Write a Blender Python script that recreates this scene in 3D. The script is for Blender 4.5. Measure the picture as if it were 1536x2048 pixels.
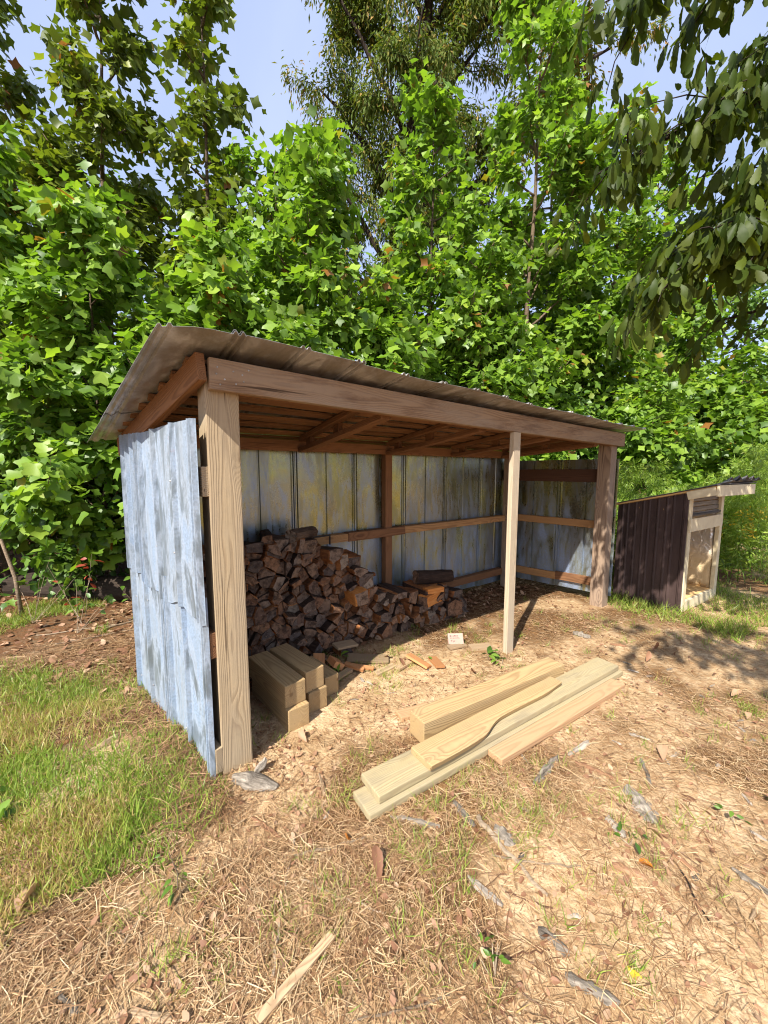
import bpy, bmesh, math, random
import numpy as np
from mathutils import Vector, Matrix
R = math.radians
sc = bpy.context.scene
for o in list(bpy.data.objects):
    bpy.data.objects.remove(o)
col = sc.collection

# ------------------------------------------------------------------ camera, sky, sun, exposure
CAM_H = 1.55
cd = bpy.data.cameras.new('camera'); cam = bpy.data.objects.new('camera', cd); col.objects.link(cam)
cam.location = (0, 0, CAM_H); cam.rotation_euler = (R(90 - 6.1), 0, 0)
cd.sensor_fit = 'HORIZONTAL'; cd.sensor_width = 36; cd.lens = 36 * 769 / 1536
cd.clip_start = 0.05; cd.clip_end = 3000
sc.camera = cam
SUN_AZ, SUN_EL = 209.0, 46.0            # compass bearing of the sun (0 = +Y, clockwise) and height
w = bpy.data.worlds.new('World'); sc.world = w; w.use_nodes = True
wn = w.node_tree.nodes; wl = w.node_tree.links
sky = wn.new('ShaderNodeTexSky'); sky.sky_type = 'NISHITA'; sky.sun_disc = False
sky.sun_elevation = R(SUN_EL); sky.sun_rotation = R(SUN_AZ)
sky.air_density = 1.0; sky.dust_density = 3.0; sky.ozone_density = 1.6; sky.altitude = 200
# a thin, even veil of high haze over the whole dome with soft drifts in it
tcw = wn.new('ShaderNodeTexCoord'); nzw = wn.new('ShaderNodeTexNoise'); nzw.inputs['Scale'].default_value = 2.2; nzw.inputs['Detail'].default_value = 4; nzw.inputs['Distortion'].default_value = .6
rpw = wn.new('ShaderNodeMapRange'); rpw.inputs[1].default_value = .3; rpw.inputs[2].default_value = .7; rpw.inputs[3].default_value = .5; rpw.inputs[4].default_value = .85
mxw = wn.new('ShaderNodeMix'); mxw.data_type = 'RGBA'; mxw.inputs[7].default_value = (2.55, 3.0, 4.3, 1)
wl.new(tcw.outputs['Generated'], nzw.inputs['Vector']); wl.new(nzw.outputs['Fac'], rpw.inputs[0]); wl.new(rpw.outputs[0], mxw.inputs['Factor']); wl.new(sky.outputs[0], mxw.inputs[6])
wl.new(mxw.outputs[2], wn['Background'].inputs[0]); wn['Background'].inputs[1].default_value = 0.14
sl = bpy.data.lights.new('sun', 'SUN'); sun = bpy.data.objects.new('sun', sl); col.objects.link(sun)
sl.energy = 4.9; sl.angle = R(0.55); sl.color = (1.0, 0.945, 0.87)
sd = Vector((math.sin(R(SUN_AZ)) * math.cos(R(SUN_EL)), math.cos(R(SUN_AZ)) * math.cos(R(SUN_EL)), math.sin(R(SUN_EL))))
sun.rotation_euler = sd.to_track_quat('Z', 'Y').to_euler(); sun.location = sd * 30
vs = sc.view_settings
vs.view_transform = 'Standard'; vs.look = 'None'; vs.gamma = 1; vs.use_curve_mapping = False
vs.exposure = 0.95
sc.cycles.max_bounces = 8; sc.cycles.transparent_max_bounces = 6
sc.cycles.use_denoising = True; sc.cycles.filter_width = 1.1

rng = np.random.default_rng(11)
random.seed(11)

# ------------------------------------------------------------------ small helpers
def lin(r, g, b):
    f = lambda c: c / 12.92 if c <= 0.04045 else ((c + 0.055) / 1.055) ** 2.4
    return (f(r / 255), f(g / 255), f(b / 255), 1)

def tag(o, label=None, cat=None, group=None, kind=None):
    if label: o['label'] = label
    if cat: o['category'] = cat
    if group: o['group'] = group
    if kind: o['kind'] = kind
    return o

def empty(name, loc=(0, 0, 0), rz=0.0):
    o = bpy.data.objects.new(name, None); col.objects.link(o)
    o.location = loc; o.rotation_euler = (0, 0, rz); o.empty_display_size = 0.1
    return o

def link(name, me, mats, parent=None, M=None):
    o = bpy.data.objects.new(name, me); col.objects.link(o)
    if mats is not None and not me.materials:
        for m in (mats if isinstance(mats, (list, tuple)) else [mats]): me.materials.append(m)
    if parent: o.parent = parent
    if M is not None: o.matrix_local = M
    return o

def pymesh(name, V, F, mats, parent=None, M=None, fm=None, smooth=False):
    me = bpy.data.meshes.new(name); me.from_pydata([tuple(v) for v in V], [], [tuple(f) for f in F])
    if fm is not None: me.polygons.foreach_set('material_index', fm)
    if smooth: me.polygons.foreach_set('use_smooth', [True] * len(me.polygons))
    me.update()
    return link(name, me, mats, parent, M)

def npmesh(name, V, T, attr=None):
    """triangle mesh from numpy arrays"""
    me = bpy.data.meshes.new(name)
    V = np.ascontiguousarray(V, dtype=np.float32).reshape(-1, 3); T = np.ascontiguousarray(T, dtype=np.int32).reshape(-1, 3)
    me.vertices.add(len(V)); me.vertices.foreach_set('co', V.ravel())
    me.loops.add(T.size); me.loops.foreach_set('vertex_index', T.ravel())
    me.polygons.add(len(T)); me.polygons.foreach_set('loop_start', np.arange(0, T.size, 3, dtype=np.int32))
    if attr is not None:
        a = me.attributes.new('rnd', 'FLOAT', 'POINT'); a.data.foreach_set('value', np.ascontiguousarray(attr, dtype=np.float32))
    me.update(calc_edges=True)
    return me

def nrm(a):
    return a / np.maximum(np.linalg.norm(a, axis=-1, keepdims=True), 1e-9)

def frames(nv, dv, s):
    """N x 3 x 3 matrices: +Y along dv, +Z as near nv as possible, scaled by s"""
    y = nrm(dv); x = nrm(np.cross(y, nv)); z = np.cross(x, y)
    M = np.stack([x, y, z], axis=-1)
    s = np.asarray(s)
    return M * (s[:, None, None] if s.ndim == 1 else s[:, None, :])

def scatter(tv, tf, pos, M, rnd):
    k = len(tv); n = len(pos)
    V = np.einsum('nij,kj->nki', M, tv) + pos[:, None, :]
    T = tf[None] + (np.arange(n) * k)[:, None, None]
    return V.reshape(-1, 3), T.reshape(-1, 3), np.repeat(rnd, k)

def scatter_mix(temps, pos, M, rnd):
    """several templates, chosen at random"""
    idx = rng.integers(0, len(temps), len(pos)); Vs, Ts, As = [], [], []; off = 0
    for i, (tv, tf) in enumerate(temps):
        s = idx == i
        if not s.any(): continue
        V, T, A = scatter(tv, tf, pos[s], M[s], rnd[s])
        Vs.append(V); Ts.append(T + off); As.append(A); off += len(V)
    return np.concatenate(Vs), np.concatenate(Ts), np.concatenate(As)

_perm = np.random.default_rng(5).random((256, 256))
def vnoise(x, y):
    x = np.asarray(x, float); y = np.asarray(y, float)
    xi = np.floor(x).astype(int); yi = np.floor(y).astype(int); fx = x - xi; fy = y - yi
    fx = fx * fx * (3 - 2 * fx); fy = fy * fy * (3 - 2 * fy)
    g = lambda a, b: _perm[a % 256, b % 256]
    return (g(xi, yi) * (1 - fx) + g(xi + 1, yi) * fx) * (1 - fy) + (g(xi, yi + 1) * (1 - fx) + g(xi + 1, yi + 1) * fx) * fy
def fbm(x, y, o=4):
    t = 0; a = .5; s = 0
    for i in range(o):
        t = t + a * vnoise(x * 2 ** i + 17.3 * i, y * 2 ** i + 9.1 * i); s += a; a *= .5
    return t / s
def sstep(a, b, x):
    t = np.clip((np.asarray(x, float) - a) / (b - a), 0, 1); return t * t * (3 - 2 * t)
def in_poly(x, y, P):
    x = np.asarray(x); c = np.zeros(x.shape, bool); n = len(P)
    for i in range(n):
        x1, y1 = P[i]; x2, y2 = P[(i + 1) % n]
        c ^= ((y1 > y) != (y2 > y)) & (x < (x2 - x1) * (y - y1) / (y2 - y1 + 1e-12) + x1)
    return c

# ------------------------------------------------------------------ materials
class NT:
    def __init__(s, name):
        s.m = bpy.data.materials.new(name); s.m.use_nodes = True; s.t = s.m.node_tree; s.t.nodes.clear()
        s.out = s.n('ShaderNodeOutputMaterial')
    def n(s, ty, **k):
        nd = s.t.nodes.new(ty)
        for a, b in k.items(): setattr(nd, a, b)
        return nd
    def put(s, sock, v):
        if isinstance(v, bpy.types.NodeSocket): s.t.links.new(v, sock)
        elif v is not None: sock.default_value = v
    def math(s, op, a, b=None, c=None, clamp=False):
        nd = s.n('ShaderNodeMath', operation=op, use_clamp=clamp)
        for i, v in enumerate((a, b, c)): s.put(nd.inputs[i], v)
        return nd.outputs[0]
    def vm(s, op, a, b=None):
        nd = s.n('ShaderNodeVectorMath', operation=op); s.put(nd.inputs[0], a)
        if b is not None: s.put(nd.inputs[3] if op == 'SCALE' else nd.inputs[1], b)
        return nd.outputs['Value'] if op in ('LENGTH', 'DOT_PRODUCT') else nd.outputs[0]
    def noise(s, vec, scale=1., detail=2., rough=.5, dist=0., col=False):
        nd = s.n('ShaderNodeTexNoise'); s.put(nd.inputs['Vector'], vec); nd.inputs['Scale'].default_value = scale
        nd.inputs['Detail'].default_value = detail; nd.inputs['Roughness'].default_value = rough; nd.inputs['Distortion'].default_value = dist
        return nd.outputs['Color' if col else 'Fac']
    def vor(s, vec, scale=1., feature='F1'):
        nd = s.n('ShaderNodeTexVoronoi', feature=feature); s.put(nd.inputs['Vector'], vec); nd.inputs['Scale'].default_value = scale
        return nd.outputs['Distance']
    def ramp(s, fac, stops, interp='LINEAR'):
        nd = s.n('ShaderNodeValToRGB'); nd.color_ramp.interpolation = interp; e = nd.color_ramp.elements
        while len(e) < len(stops): e.new(.5)
        for q, (p, c) in zip(e, stops):
            q.position = p; q.color = c if hasattr(c, '__len__') else (c, c, c, 1)
        s.put(nd.inputs[0], fac); return nd.outputs[0]
    def mix(s, fac, a, b, mode='MIX'):
        nd = s.n('ShaderNodeMix', data_type='RGBA', blend_type=mode); s.put(nd.inputs['Factor'], fac)
        s.put(nd.inputs['A'] if False else nd.inputs[6], a); s.put(nd.inputs[7], b); return nd.outputs[2]
    def rmap(s, v, a, b, c=0., d=1., smooth=False):
        nd = s.n('ShaderNodeMapRange', interpolation_type='SMOOTHSTEP' if smooth else 'LINEAR'); s.put(nd.inputs[0], v)
        for i, x in enumerate((a, b, c, d)): s.put(nd.inputs[i + 1], x)
        return nd.outputs[0]
    def hsv(s, c, h=.5, sa=1., v=1.):
        nd = s.n('ShaderNodeHueSaturation'); s.put(nd.inputs['Hue'], h); s.put(nd.inputs['Saturation'], sa); s.put(nd.inputs['Value'], v); s.put(nd.inputs['Color'], c)
        return nd.outputs[0]
    def bump(s, h, dist, strength=1., nrm=None):
        nd = s.n('ShaderNodeBump'); s.put(nd.inputs['Height'], h); nd.inputs['Distance'].default_value = dist; nd.inputs['Strength'].default_value = strength
        if nrm is not None: s.put(nd.inputs['Normal'], nrm)
        return nd.outputs[0]
    def bsdf(s, color, rough=.7, metal=0., normal=None, spec=.3):
        p = s.n('ShaderNodeBsdfPrincipled'); s.put(p.inputs['Base Color'], color); s.put(p.inputs['Roughness'], rough); s.put(p.inputs['Metallic'], metal)
        s.put(p.inputs['Specular IOR Level'], spec)
        if normal is not None: s.put(p.inputs['Normal'], normal)
        return p.outputs[0]
    def done(s, sh):
        s.t.links.new(sh, s.out.inputs[0]); return s.m
    def obj(s): return s.n('ShaderNodeTexCoord').outputs['Object']
    def rand(s): return s.n('ShaderNodeObjectInfo').outputs['Random']
    def attr(s, n='rnd'): return s.n('ShaderNodeAttribute', attribute_name=n).outputs['Fac']

def sawn_wood(name, light, dark, spacing=.010, line=.75, grey=0., greycol=(.3, .28, .25, 1), rough=.75, knots=1., stain=0., staincol=(.05, .035, .025, 1), var=.16, checks=.8):
    """sawn timber: rings round a pith that lies inside or under the board, cut by its faces; local X is the grain"""
    g = NT(name); P = g.obj(); rd = g.rand()
    r2 = g.math('FRACT', g.math('MULTIPLY', rd, 17.31)); r3 = g.math('FRACT', g.math('MULTIPLY', rd, 41.7))
    cmb = g.n('ShaderNodeCombineXYZ'); g.put(cmb.inputs[0], g.math('MULTIPLY', rd, 37.)); g.put(cmb.inputs[1], g.math('MULTIPLY', r2, 23.)); g.put(cmb.inputs[2], g.math('MULTIPLY', r3, 19.))
    Pn = g.vm('ADD', P, cmb.outputs[0])
    d = g.vm('SCALE', g.vm('SUBTRACT', g.noise(g.vm('MULTIPLY', Pn, (1.3, 7, 7)), 1., 2., .5, 0., True), (.5, .5, .5)), .045)
    kv = g.vor(g.vm('MULTIPLY', Pn, (1.9, 6.5, 6.5)))
    kn = g.rmap(kv, 0.0, .34, .034 * knots, 0., True)
    c2 = g.n('ShaderNodeCombineXYZ'); c2.inputs[0].default_value = 0
    g.put(c2.inputs[1], g.rmap(r2, 0, 1, -.045, .045)); g.put(c2.inputs[2], g.rmap(r3, 0, 1, -.01, .05))
    q = g.vm('MULTIPLY', g.vm('ADD', g.vm('ADD', P, d), c2.outputs[0]), (0.0, 1, 1))
    sep = g.n('ShaderNodeSeparateXYZ'); g.put(sep.inputs[0], P)
    r = g.math('ADD', g.math('ADD', g.vm('LENGTH', q), kn), g.math('MULTIPLY', sep.outputs[0], .012))
    ring = g.ramp(g.math('FRACT', g.math('DIVIDE', r, spacing)), [(0, 0.05), (.35, 0.), (.78, 1.), (.9, .9), (1., .05)])
    fib = g.noise(g.vm('MULTIPLY', Pn, (5, 170, 170)), 1., 3., .6)
    c = g.mix(g.math('MULTIPLY', ring, line), light, dark)
    c = g.mix(g.rmap(fib, .35, .75, 0, .45), c, g.mix(.5, dark, light))
    kd = g.rmap(kv, .05, .12, .8, 0., True)
    c = g.mix(g.math('MULTIPLY', kd, knots, clamp=True), c, dark)
    big = g.noise(g.vm('MULTIPLY', Pn, (1.6, 9, 9)), 1., 4., .6)
    if grey > 0: c = g.mix(g.math('MULTIPLY', g.rmap(big, .3, .62), grey), c, greycol)
    if stain > 0:
        st = g.noise(g.vm('MULTIPLY', Pn, (2.4, 14, 14)), 1., 5., .65)
        c = g.mix(g.math('MULTIPLY', g.rmap(st, .52, .68), stain), c, staincol)
    ck = g.noise(g.vm('MULTIPLY', Pn, (1.1, 46, 46)), 1., 2., .5); ckm = g.math('MULTIPLY', g.rmap(ck, .70, .74), checks, clamp=True)
    c = g.mix(ckm, c, lin(58, 42, 30))
    mt = g.noise(Pn, 34., 4., .7); c = g.mix(g.rmap(mt, .5, .75, 0, .22), c, g.hsv(c, .5, .8, .62))
    c = g.hsv(c, .5, 1., g.rmap(r3, 0, 1, 1 - var, 1 + var))
    b = g.bump(g.math('ADD', g.math('MULTIPLY', ring, -.6), g.math('MULTIPLY', fib, .8)), .0016, .8)
    return g.done(g.bsdf(c, rough, 0., b, .25))

M_POST = sawn_wood('weathered_post_wood', lin(172, 152, 120), lin(120, 98, 72), .008, .6, .5, lin(146, 132, 112), stain=.15)
M_BEAM = sawn_wood('old_beam_wood', lin(178, 146, 112), lin(118, 88, 66), .007, .75, .8, lin(168, 148, 126), stain=.5, staincol=lin(96, 62, 42), knots=.6)
M_ORANGE = sawn_wood('sheltered_pine', lin(146, 106, 72), lin(92, 60, 40), .009, .6, .3, lin(120, 82, 56), stain=.3, staincol=lin(60, 36, 22), knots=.7)
M_RAIL = sawn_wood('rail_pine', lin(186, 142, 92), lin(120, 78, 44), .009, .55, .2, lin(140, 116, 90), stain=.15, knots=.8)
M_DARKRAIL = sawn_wood('dark_rail_wood', lin(92, 62, 44), lin(54, 36, 26), .009, .5, .2, lin(80, 64, 52))
M_GREYPOST = sawn_wood('grey_brown_post_wood', lin(166, 142, 118), lin(108, 86, 70), .010, .8, .5, lin(150, 132, 116))
M_PROP = sawn_wood('grey_prop_wood', lin(188, 170, 142), lin(150, 128, 100), .012, .5, .5, lin(172, 160, 142), knots=.5)
M_TREATED = sawn_wood('treated_timber', lin(184, 156, 110), lin(122, 92, 58), .0075, .58, .4, lin(156, 134, 102), stain=.12, staincol=lin(92, 66, 40))
M_GREENISH = sawn_wood('greenish_board', lin(190, 174, 132), lin(150, 130, 92), .009, .5, .55, lin(164, 152, 128), stain=.45, staincol=lin(126, 116, 98), knots=.6)
M_REDBOARD = sawn_wood('reddish_board', lin(184, 148, 110), lin(146, 106, 72), .011, .45, .3, lin(172, 142, 112), knots=.5)
M_SCRAP = sawn_wood('scrap_wood', lin(198, 142, 92), lin(150, 92, 52), .008, .5, .1, lin(160, 130, 100), var=.3)
M_GREYSCRAP = sawn_wood('grey_scrap_wood', lin(172, 146, 112), lin(120, 94, 66), .007, .7, .3, lin(158, 142, 122), var=.25)
M_PINKBLOCK = sawn_wood('pale_pink_wood', lin(190, 162, 146), lin(172, 140, 122), .009, .35, .1, lin(200, 180, 165), knots=.2)

def galvanised(name, base, oxide, amount=.5, sc3=(5, 5, .9), rough=(.36, .7), metal=(.8, .2), rust=0., low=0., dirt=0., dirtcol=(.03, .025, .02, 1), contrast=.08, halo=.5, olive=0.):
    g = NT(name); P = g.obj(); rd = g.rand()
    cmb = g.n('ShaderNodeCombineXYZ'); g.put(cmb.inputs[0], g.math('MULTIPLY', rd, 31.)); g.put(cmb.inputs[1], g.math('MULTIPLY', rd, 57.)); g.put(cmb.inputs[2], g.math('MULTIPLY', rd, 13.))
    Pn = g.vm('ADD', P, cmb.outputs[0])
    n1 = g.noise(g.vm('MULTIPLY', Pn, sc3), 1., 5., .62, 1.3)
    n2 = g.noise(g.vm('MULTIPLY', Pn, tuple(v * 3.4 for v in sc3)), 1., 4., .6, .8)
    n3 = g.noise(Pn, 90., 2., .6)
    sep = g.n('ShaderNodeSeparateXYZ'); g.put(sep.inputs[0], P)
    v = g.math('ADD', g.math('MULTIPLY', n1, .68), g.math('MULTIPLY', n2, .32))
    if low > 0: v = g.math('ADD', v, g.rmap(sep.outputs[2], .35, 1.25, low, -low))
    m = g.rmap(v, .5 - (amount - .5) * .3 - contrast, .5 - (amount - .5) * .3 + contrast, 0., 1., True)
    m = g.math('MULTIPLY', m, g.rmap(n3, .3, .62, .45, 1.), clamp=True)
    if olive > 0:  # yellow-green patches painted into the zinc colour, standing in for reflected foliage
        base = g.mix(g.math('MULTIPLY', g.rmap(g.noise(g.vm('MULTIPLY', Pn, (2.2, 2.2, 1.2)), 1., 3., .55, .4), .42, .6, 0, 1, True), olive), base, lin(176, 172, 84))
    c = g.mix(m, base, oxide)
    edge = g.ramp(v, [(0, 0.), (.44, 0.), (.5, .5), (.56, 0.), (1, 0.)])
    c = g.mix(g.math('MULTIPLY', edge, halo), c, lin(205, 214, 226))
    if dirt > 0:
        dn = g.noise(g.vm('MULTIPLY', Pn, tuple(x * .9 for x in sc3)), 1.3, 5., .65, .6)
        c = g.mix(g.math('MULTIPLY', g.rmap(dn, .42, .6), dirt), c, dirtcol); m = g.math('MAXIMUM', m, g.math('MULTIPLY', g.rmap(dn, .42, .6), dirt))
    if rust > 0:
        rn = g.noise(Pn, 26., 4., .7); rg = g.noise(Pn, 3.1, 2., .5)
        rm = g.math('MULTIPLY', g.rmap(rn, .6, .68), g.rmap(rg, .58, .66), clamp=True)
        c = g.mix(g.math('MULTIPLY', rm, rust), c, lin(176, 92, 34)); m = g.math('MAXIMUM', m, rm)
    b = g.bump(g.math('ADD', g.math('MULTIPLY', g.noise(Pn, 7., 2.), 1.), g.math('MULTIPLY', m, .04)), .006, .35)
    return g.done(g.bsdf(c, g.rmap(m, 0, 1, *rough), g.rmap(m, 0, 1, *metal), b, .4))

M_LEFTWALL = galvanised('weathered_zinc_outside', lin(116, 126, 132), lin(144, 162, 184), .64, (5, 5, 1.6), (.4, .75), (.45, .12), .15, 0., .28, lin(138, 140, 134), contrast=.12, halo=.5)
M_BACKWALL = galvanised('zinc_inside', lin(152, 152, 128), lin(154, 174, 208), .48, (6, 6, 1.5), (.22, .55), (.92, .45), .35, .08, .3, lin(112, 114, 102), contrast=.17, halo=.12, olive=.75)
M_ROOF = galvanised('dirty_zinc_roof', lin(186, 182, 174), lin(200, 200, 202), .5, (5, 2.2, 5), (.28, .6), (.7, .3), 0., 0., .6, lin(122, 112, 98), contrast=.08)

def brown_metal():
    g = NT('brown_painted_metal'); P = g.obj()
    n = g.noise(g.vm('MULTIPLY', P, (6, 6, 1.5)), 1., 4., .6); f = g.noise(P, 30., 4., .7); sep = g.n('ShaderNodeSeparateXYZ'); g.put(sep.inputs[0], P)
    c = g.mix(g.rmap(n, .35, .7), lin(58, 44, 42), lin(82, 66, 62))
    pe = g.math('MULTIPLY', g.rmap(f, .66, .69), g.rmap(sep.outputs[2], .75, 1.25), clamp=True)
    c = g.mix(pe, c, lin(196, 150, 92))
    return g.done(g.bsdf(c, .5, 0., g.bump(n, .003, .4), .4))
M_BROWN = brown_metal()

def painted(name, c1, c2, rough=.55):
    g = NT(name); P = g.obj(); n = g.noise(P, 9., 5., .6); f = g.noise(g.vm('MULTIPLY', P, (4, 60, 60)), 1., 3.)
    return g.done(g.bsdf(g.mix(g.rmap(n, .35, .7), c1, c2), rough, 0., g.bump(f, .0012, .5), .35))
M_CREAM = painted('cream_paint', lin(226, 212, 176), lin(208, 192, 156))
M_PLY = sawn_wood('plywood_floor', lin(222, 184, 124), lin(196, 150, 92), .03, .4, .05, knots=.2)
M_SHINGLE = painted('dark_roof_felt', lin(84, 82, 84), lin(128, 124, 122), .8)
M_DARKMETAL = painted('dark_strap', lin(34, 32, 30), lin(48, 44, 40), .5)
def foil():
    g = NT('foil_insulation'); P = g.obj(); n = g.noise(P, 11., 3., .55, .6); f = g.noise(P, 3., 3.)
    sep = g.n('ShaderNodeSeparateXYZ'); g.put(sep.inputs[0], P)
    lo = g.rmap(g.math('ADD', sep.outputs[2], g.math('MULTIPLY', f, .3)), .55, .85, 1., 0., True)
    return g.done(g.bsdf(g.mix(lo, lin(222, 216, 208), lin(226, 200, 156)), g.rmap(lo, 0, 1, .3, .6), g.rmap(lo, 0, 1, .6, .1), g.bump(n, .03, .8), .5))
M_FOIL = foil()
def mesh_vent():
    g = NT('vent_screen'); P = g.obj(); n = g.noise(g.vm('MULTIPLY', P, (3, 3, 40)), 1., 3.)
    return g.done(g.bsdf(g.mix(g.rmap(n, .4, .6), lin(70, 64, 58), lin(120, 112, 102)), .45, .2, None, .4))
M_VENT = mesh_vent()

def log_end():
    g = NT('log_end_grain'); P = g.obj(); rd = g.rand()
    r2 = g.math('FRACT', g.math('MULTIPLY', rd, 13.7)); r3 = g.math('FRACT', g.math('MULTIPLY', rd, 51.3))
    cmb = g.n('ShaderNodeCombineXYZ'); g.put(cmb.inputs[1], g.rmap(r2, 0, 1, -.08, .08)); g.put(cmb.inputs[2], g.rmap(r3, 0, 1, -.08, .08)); g.put(cmb.inputs[0], g.math('MULTIPLY', rd, 19.))
    Q = g.vm('ADD', P, cmb.outputs[0])
    d = g.vm('SCALE', g.vm('SUBTRACT', g.noise(Q, 18., 3., .6, 0., True), (.5, .5, .5)), .016)
    r = g.vm('LENGTH', g.vm('MULTIPLY', g.vm('ADD', Q, d), (0, 1, 1)))
    ring = g.ramp(g.math('FRACT', g.math('DIVIDE', r, .0085)), [(0, 0.), (.6, .2), (.9, 1.), (1., 0.)])
    n = g.noise(Q, 22., 5., .65); n2 = g.noise(Q, 70., 3., .6)
    base = g.ramp(rd, [(0, lin(104, 92, 84)), (.15, lin(136, 112, 92)), (.3, lin(152, 112, 82)), (.45, lin(88, 80, 76)), (.6, lin(142, 120, 102)), (.8, lin(128, 92, 68)), (1, lin(150, 136, 120))])
    c = g.mix(g.math('MULTIPLY', ring, .35), base, lin(64, 48, 38))
    c = g.mix(g.rmap(n, .45, .62, 0, .8), c, lin(56, 44, 38))
    c = g.mix(g.rmap(n2, .6, .72, 0, .4), c, lin(180, 158, 132))
    b = g.bump(g.math('ADD', g.math('MULTIPLY', n, 1.), g.math('MULTIPLY', n2, .4)), .012, 1.)
    return g.done(g.bsdf(c, .9, 0., b, .15))
def log_side(name, stops, dirt):
    g = NT(name); P = g.obj(); rd = g.rand()
    cmb = g.n('ShaderNodeCombineXYZ'); g.put(cmb.inputs[0], g.math('MULTIPLY', rd, 19.)); g.put(cmb.inputs[1], g.math('MULTIPLY', rd, 7.))
    Q = g.vm('ADD', P, cmb.outputs[0])
    f = g.noise(g.vm('MULTIPLY', Q, (9, 80, 80)), 1., 4., .65); n = g.noise(Q, 12., 4., .6)
    c = g.ramp(g.math('ADD', g.math('MULTIPLY', f, .7), g.math('MULTIPLY', rd, .3)), stops)
    c = g.mix(g.rmap(n, .45, .65, 0, dirt), c, lin(44, 32, 26))
    return g.done(g.bsdf(c, .85, 0., g.bump(g.math('ADD', f, n), .008, 1.), .2))
M_LOGEND = log_end()
M_SPLIT = log_side('split_wood', [(.25, lin(92, 58, 38)), (.5, lin(152, 98, 58)), (.75, lin(190, 132, 82))], .55)
M_BARK = log_side('log_bark', [(.25, lin(34, 26, 22)), (.5, lin(70, 54, 44)), (.75, lin(112, 94, 78))], .5)
M_ORANGESPLIT = log_side('fresh_orange_split_wood', [(.25, lin(150, 84, 40)), (.5, lin(204, 128, 62)), (.75, lin(224, 156, 88))], .15)
M_GREYBARK = log_side('grey_weathered_bark', [(.3, lin(84, 76, 66)), (.5, lin(144, 134, 120)), (.7, lin(186, 174, 158))], .4)
M_BROWNBARK = log_side('brown_bark_flake', [(.25, lin(92, 62, 44)), (.5, lin(146, 108, 80)), (.75, lin(178, 142, 112))], .2)
M_STICK = log_side('dead_stick', [(.25, lin(88, 74, 60)), (.5, lin(142, 124, 102)), (.75, lin(184, 166, 140))], .2)
M_TRUNK = log_side('tree_bark', [(.25, lin(64, 54, 44)), (.5, lin(108, 92, 74)), (.75, lin(142, 124, 102))], .4)
M_DARKTRUNK = log_side('dark_tree_bark', [(.25, lin(34, 28, 24)), (.5, lin(60, 50, 42)), (.75, lin(92, 80, 68))], .4)

def leaf_mat(name, stops, under=None, trans=.38, tcol=(1.25, 1.35, .5), rough=.42, spec=.4):
    g = NT(name); a = g.attr(); P = g.n('ShaderNodeTexCoord').outputs['Object']
    c = g.ramp(a, stops)
    n = g.noise(P, 14., 3., .6); c = g.mix(g.rmap(n, .4, .7, 0, .25), c, g.hsv(c, .49, .9, .6))
    t = g.mix(1., c, (*tcol, 1), 'MULTIPLY')
    if under is not None:
        bf = g.n('ShaderNodeNewGeometry').outputs['Backfacing']; c = g.mix(g.math('MULTIPLY', bf, .7), c, under)
    p = g.bsdf(c, rough, 0., None, spec)
    tr = g.n('ShaderNodeBsdfTranslucent'); g.put(tr.inputs[0], t)
    mx = g.n('ShaderNodeMixShader'); mx.inputs[0].default_value = trans
    g.t.links.new(p, mx.inputs[1]); g.t.links.new(tr.outputs[0], mx.inputs[2])
    return g.done(mx.outputs[0])
G1, G2, G3, G4 = (.075, .15, .018, 1), (.165, .29, .03, 1), (.27, .41, .045, 1), (.36, .48, .06, 1)
M_POPLAR = leaf_mat('poplar_leaf', [(0, G1), (.4, G2), (.75, G3), (.93, G4), (.97, (.3, .26, .03, 1)), (1, (.3, .13, .03, 1))], (.19, .28, .07, 1), .42)
M_POPLARDARK = leaf_mat('poplar_leaf_olive', [(0, (.07, .105, .014, 1)), (.4, (.14, .19, .022, 1)), (.75, (.22, .27, .032, 1)), (.92, (.31, .31, .04, 1)), (.97, (.34, .24, .03, 1)), (1, (.25, .09, .03, 1))], (.14, .19, .05, 1), .36)
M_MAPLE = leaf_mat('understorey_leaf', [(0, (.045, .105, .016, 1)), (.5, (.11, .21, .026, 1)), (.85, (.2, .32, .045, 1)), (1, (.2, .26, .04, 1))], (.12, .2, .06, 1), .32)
M_OAKLEAF = leaf_mat('oak_leaf', [(0, (.03, .055, .009, 1)), (.45, (.062, .10, .012, 1)), (.85, (.11, .15, .018, 1)), (.96, (.21, .2, .025, 1)), (1, (.34, .17, .05, 1))], (.085, .10, .02, 1), .45, (1.7, 1.5, .35), .5, .25)
M_WILLOWOAK = leaf_mat('narrow_bronze_leaf', [(0, (.06, .105, .014, 1)), (.45, (.125, .18, .025, 1)), (.7, (.23, .22, .045, 1)), (.88, (.42, .28, .09, 1)), (1, (.42, .23, .1, 1))], None, .35, (1.2, 1.2, .5), .65, .2)
M_FENNEL = leaf_mat('feathery_leaf', [(0, (.16, .27, .03, 1)), (.6, (.27, .4, .05, 1)), (1, (.4, .48, .08, 1))], None, .35)
M_GRASS = leaf_mat('grass_blade', [(0, (.12, .2, .025, 1)), (.5, (.23, .34, .045, 1)), (.74, (.34, .4, .07, 1)), (.86, (.46, .38, .13, 1)), (1, (.46, .32, .14, 1))], None, .3, (1.2, 1.2, .5))
M_STRAW = leaf_mat('dead_straw', [(0, (.12, .058, .03, 1)), (.3, (.28, .155, .07, 1)), (.6, (.47, .31, .155, 1)), (1, (.68, .54, .33, 1))], None, .1, (1, 1, 1), .6, .3)
M_DEADLEAF = leaf_mat('dead_brown_leaf', [(0, (.2, .09, .045, 1)), (.5, (.32, .17, .09, 1)), (1, (.5, .33, .2, 1))], None, .15, (1, .9, .7), .6)
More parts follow.
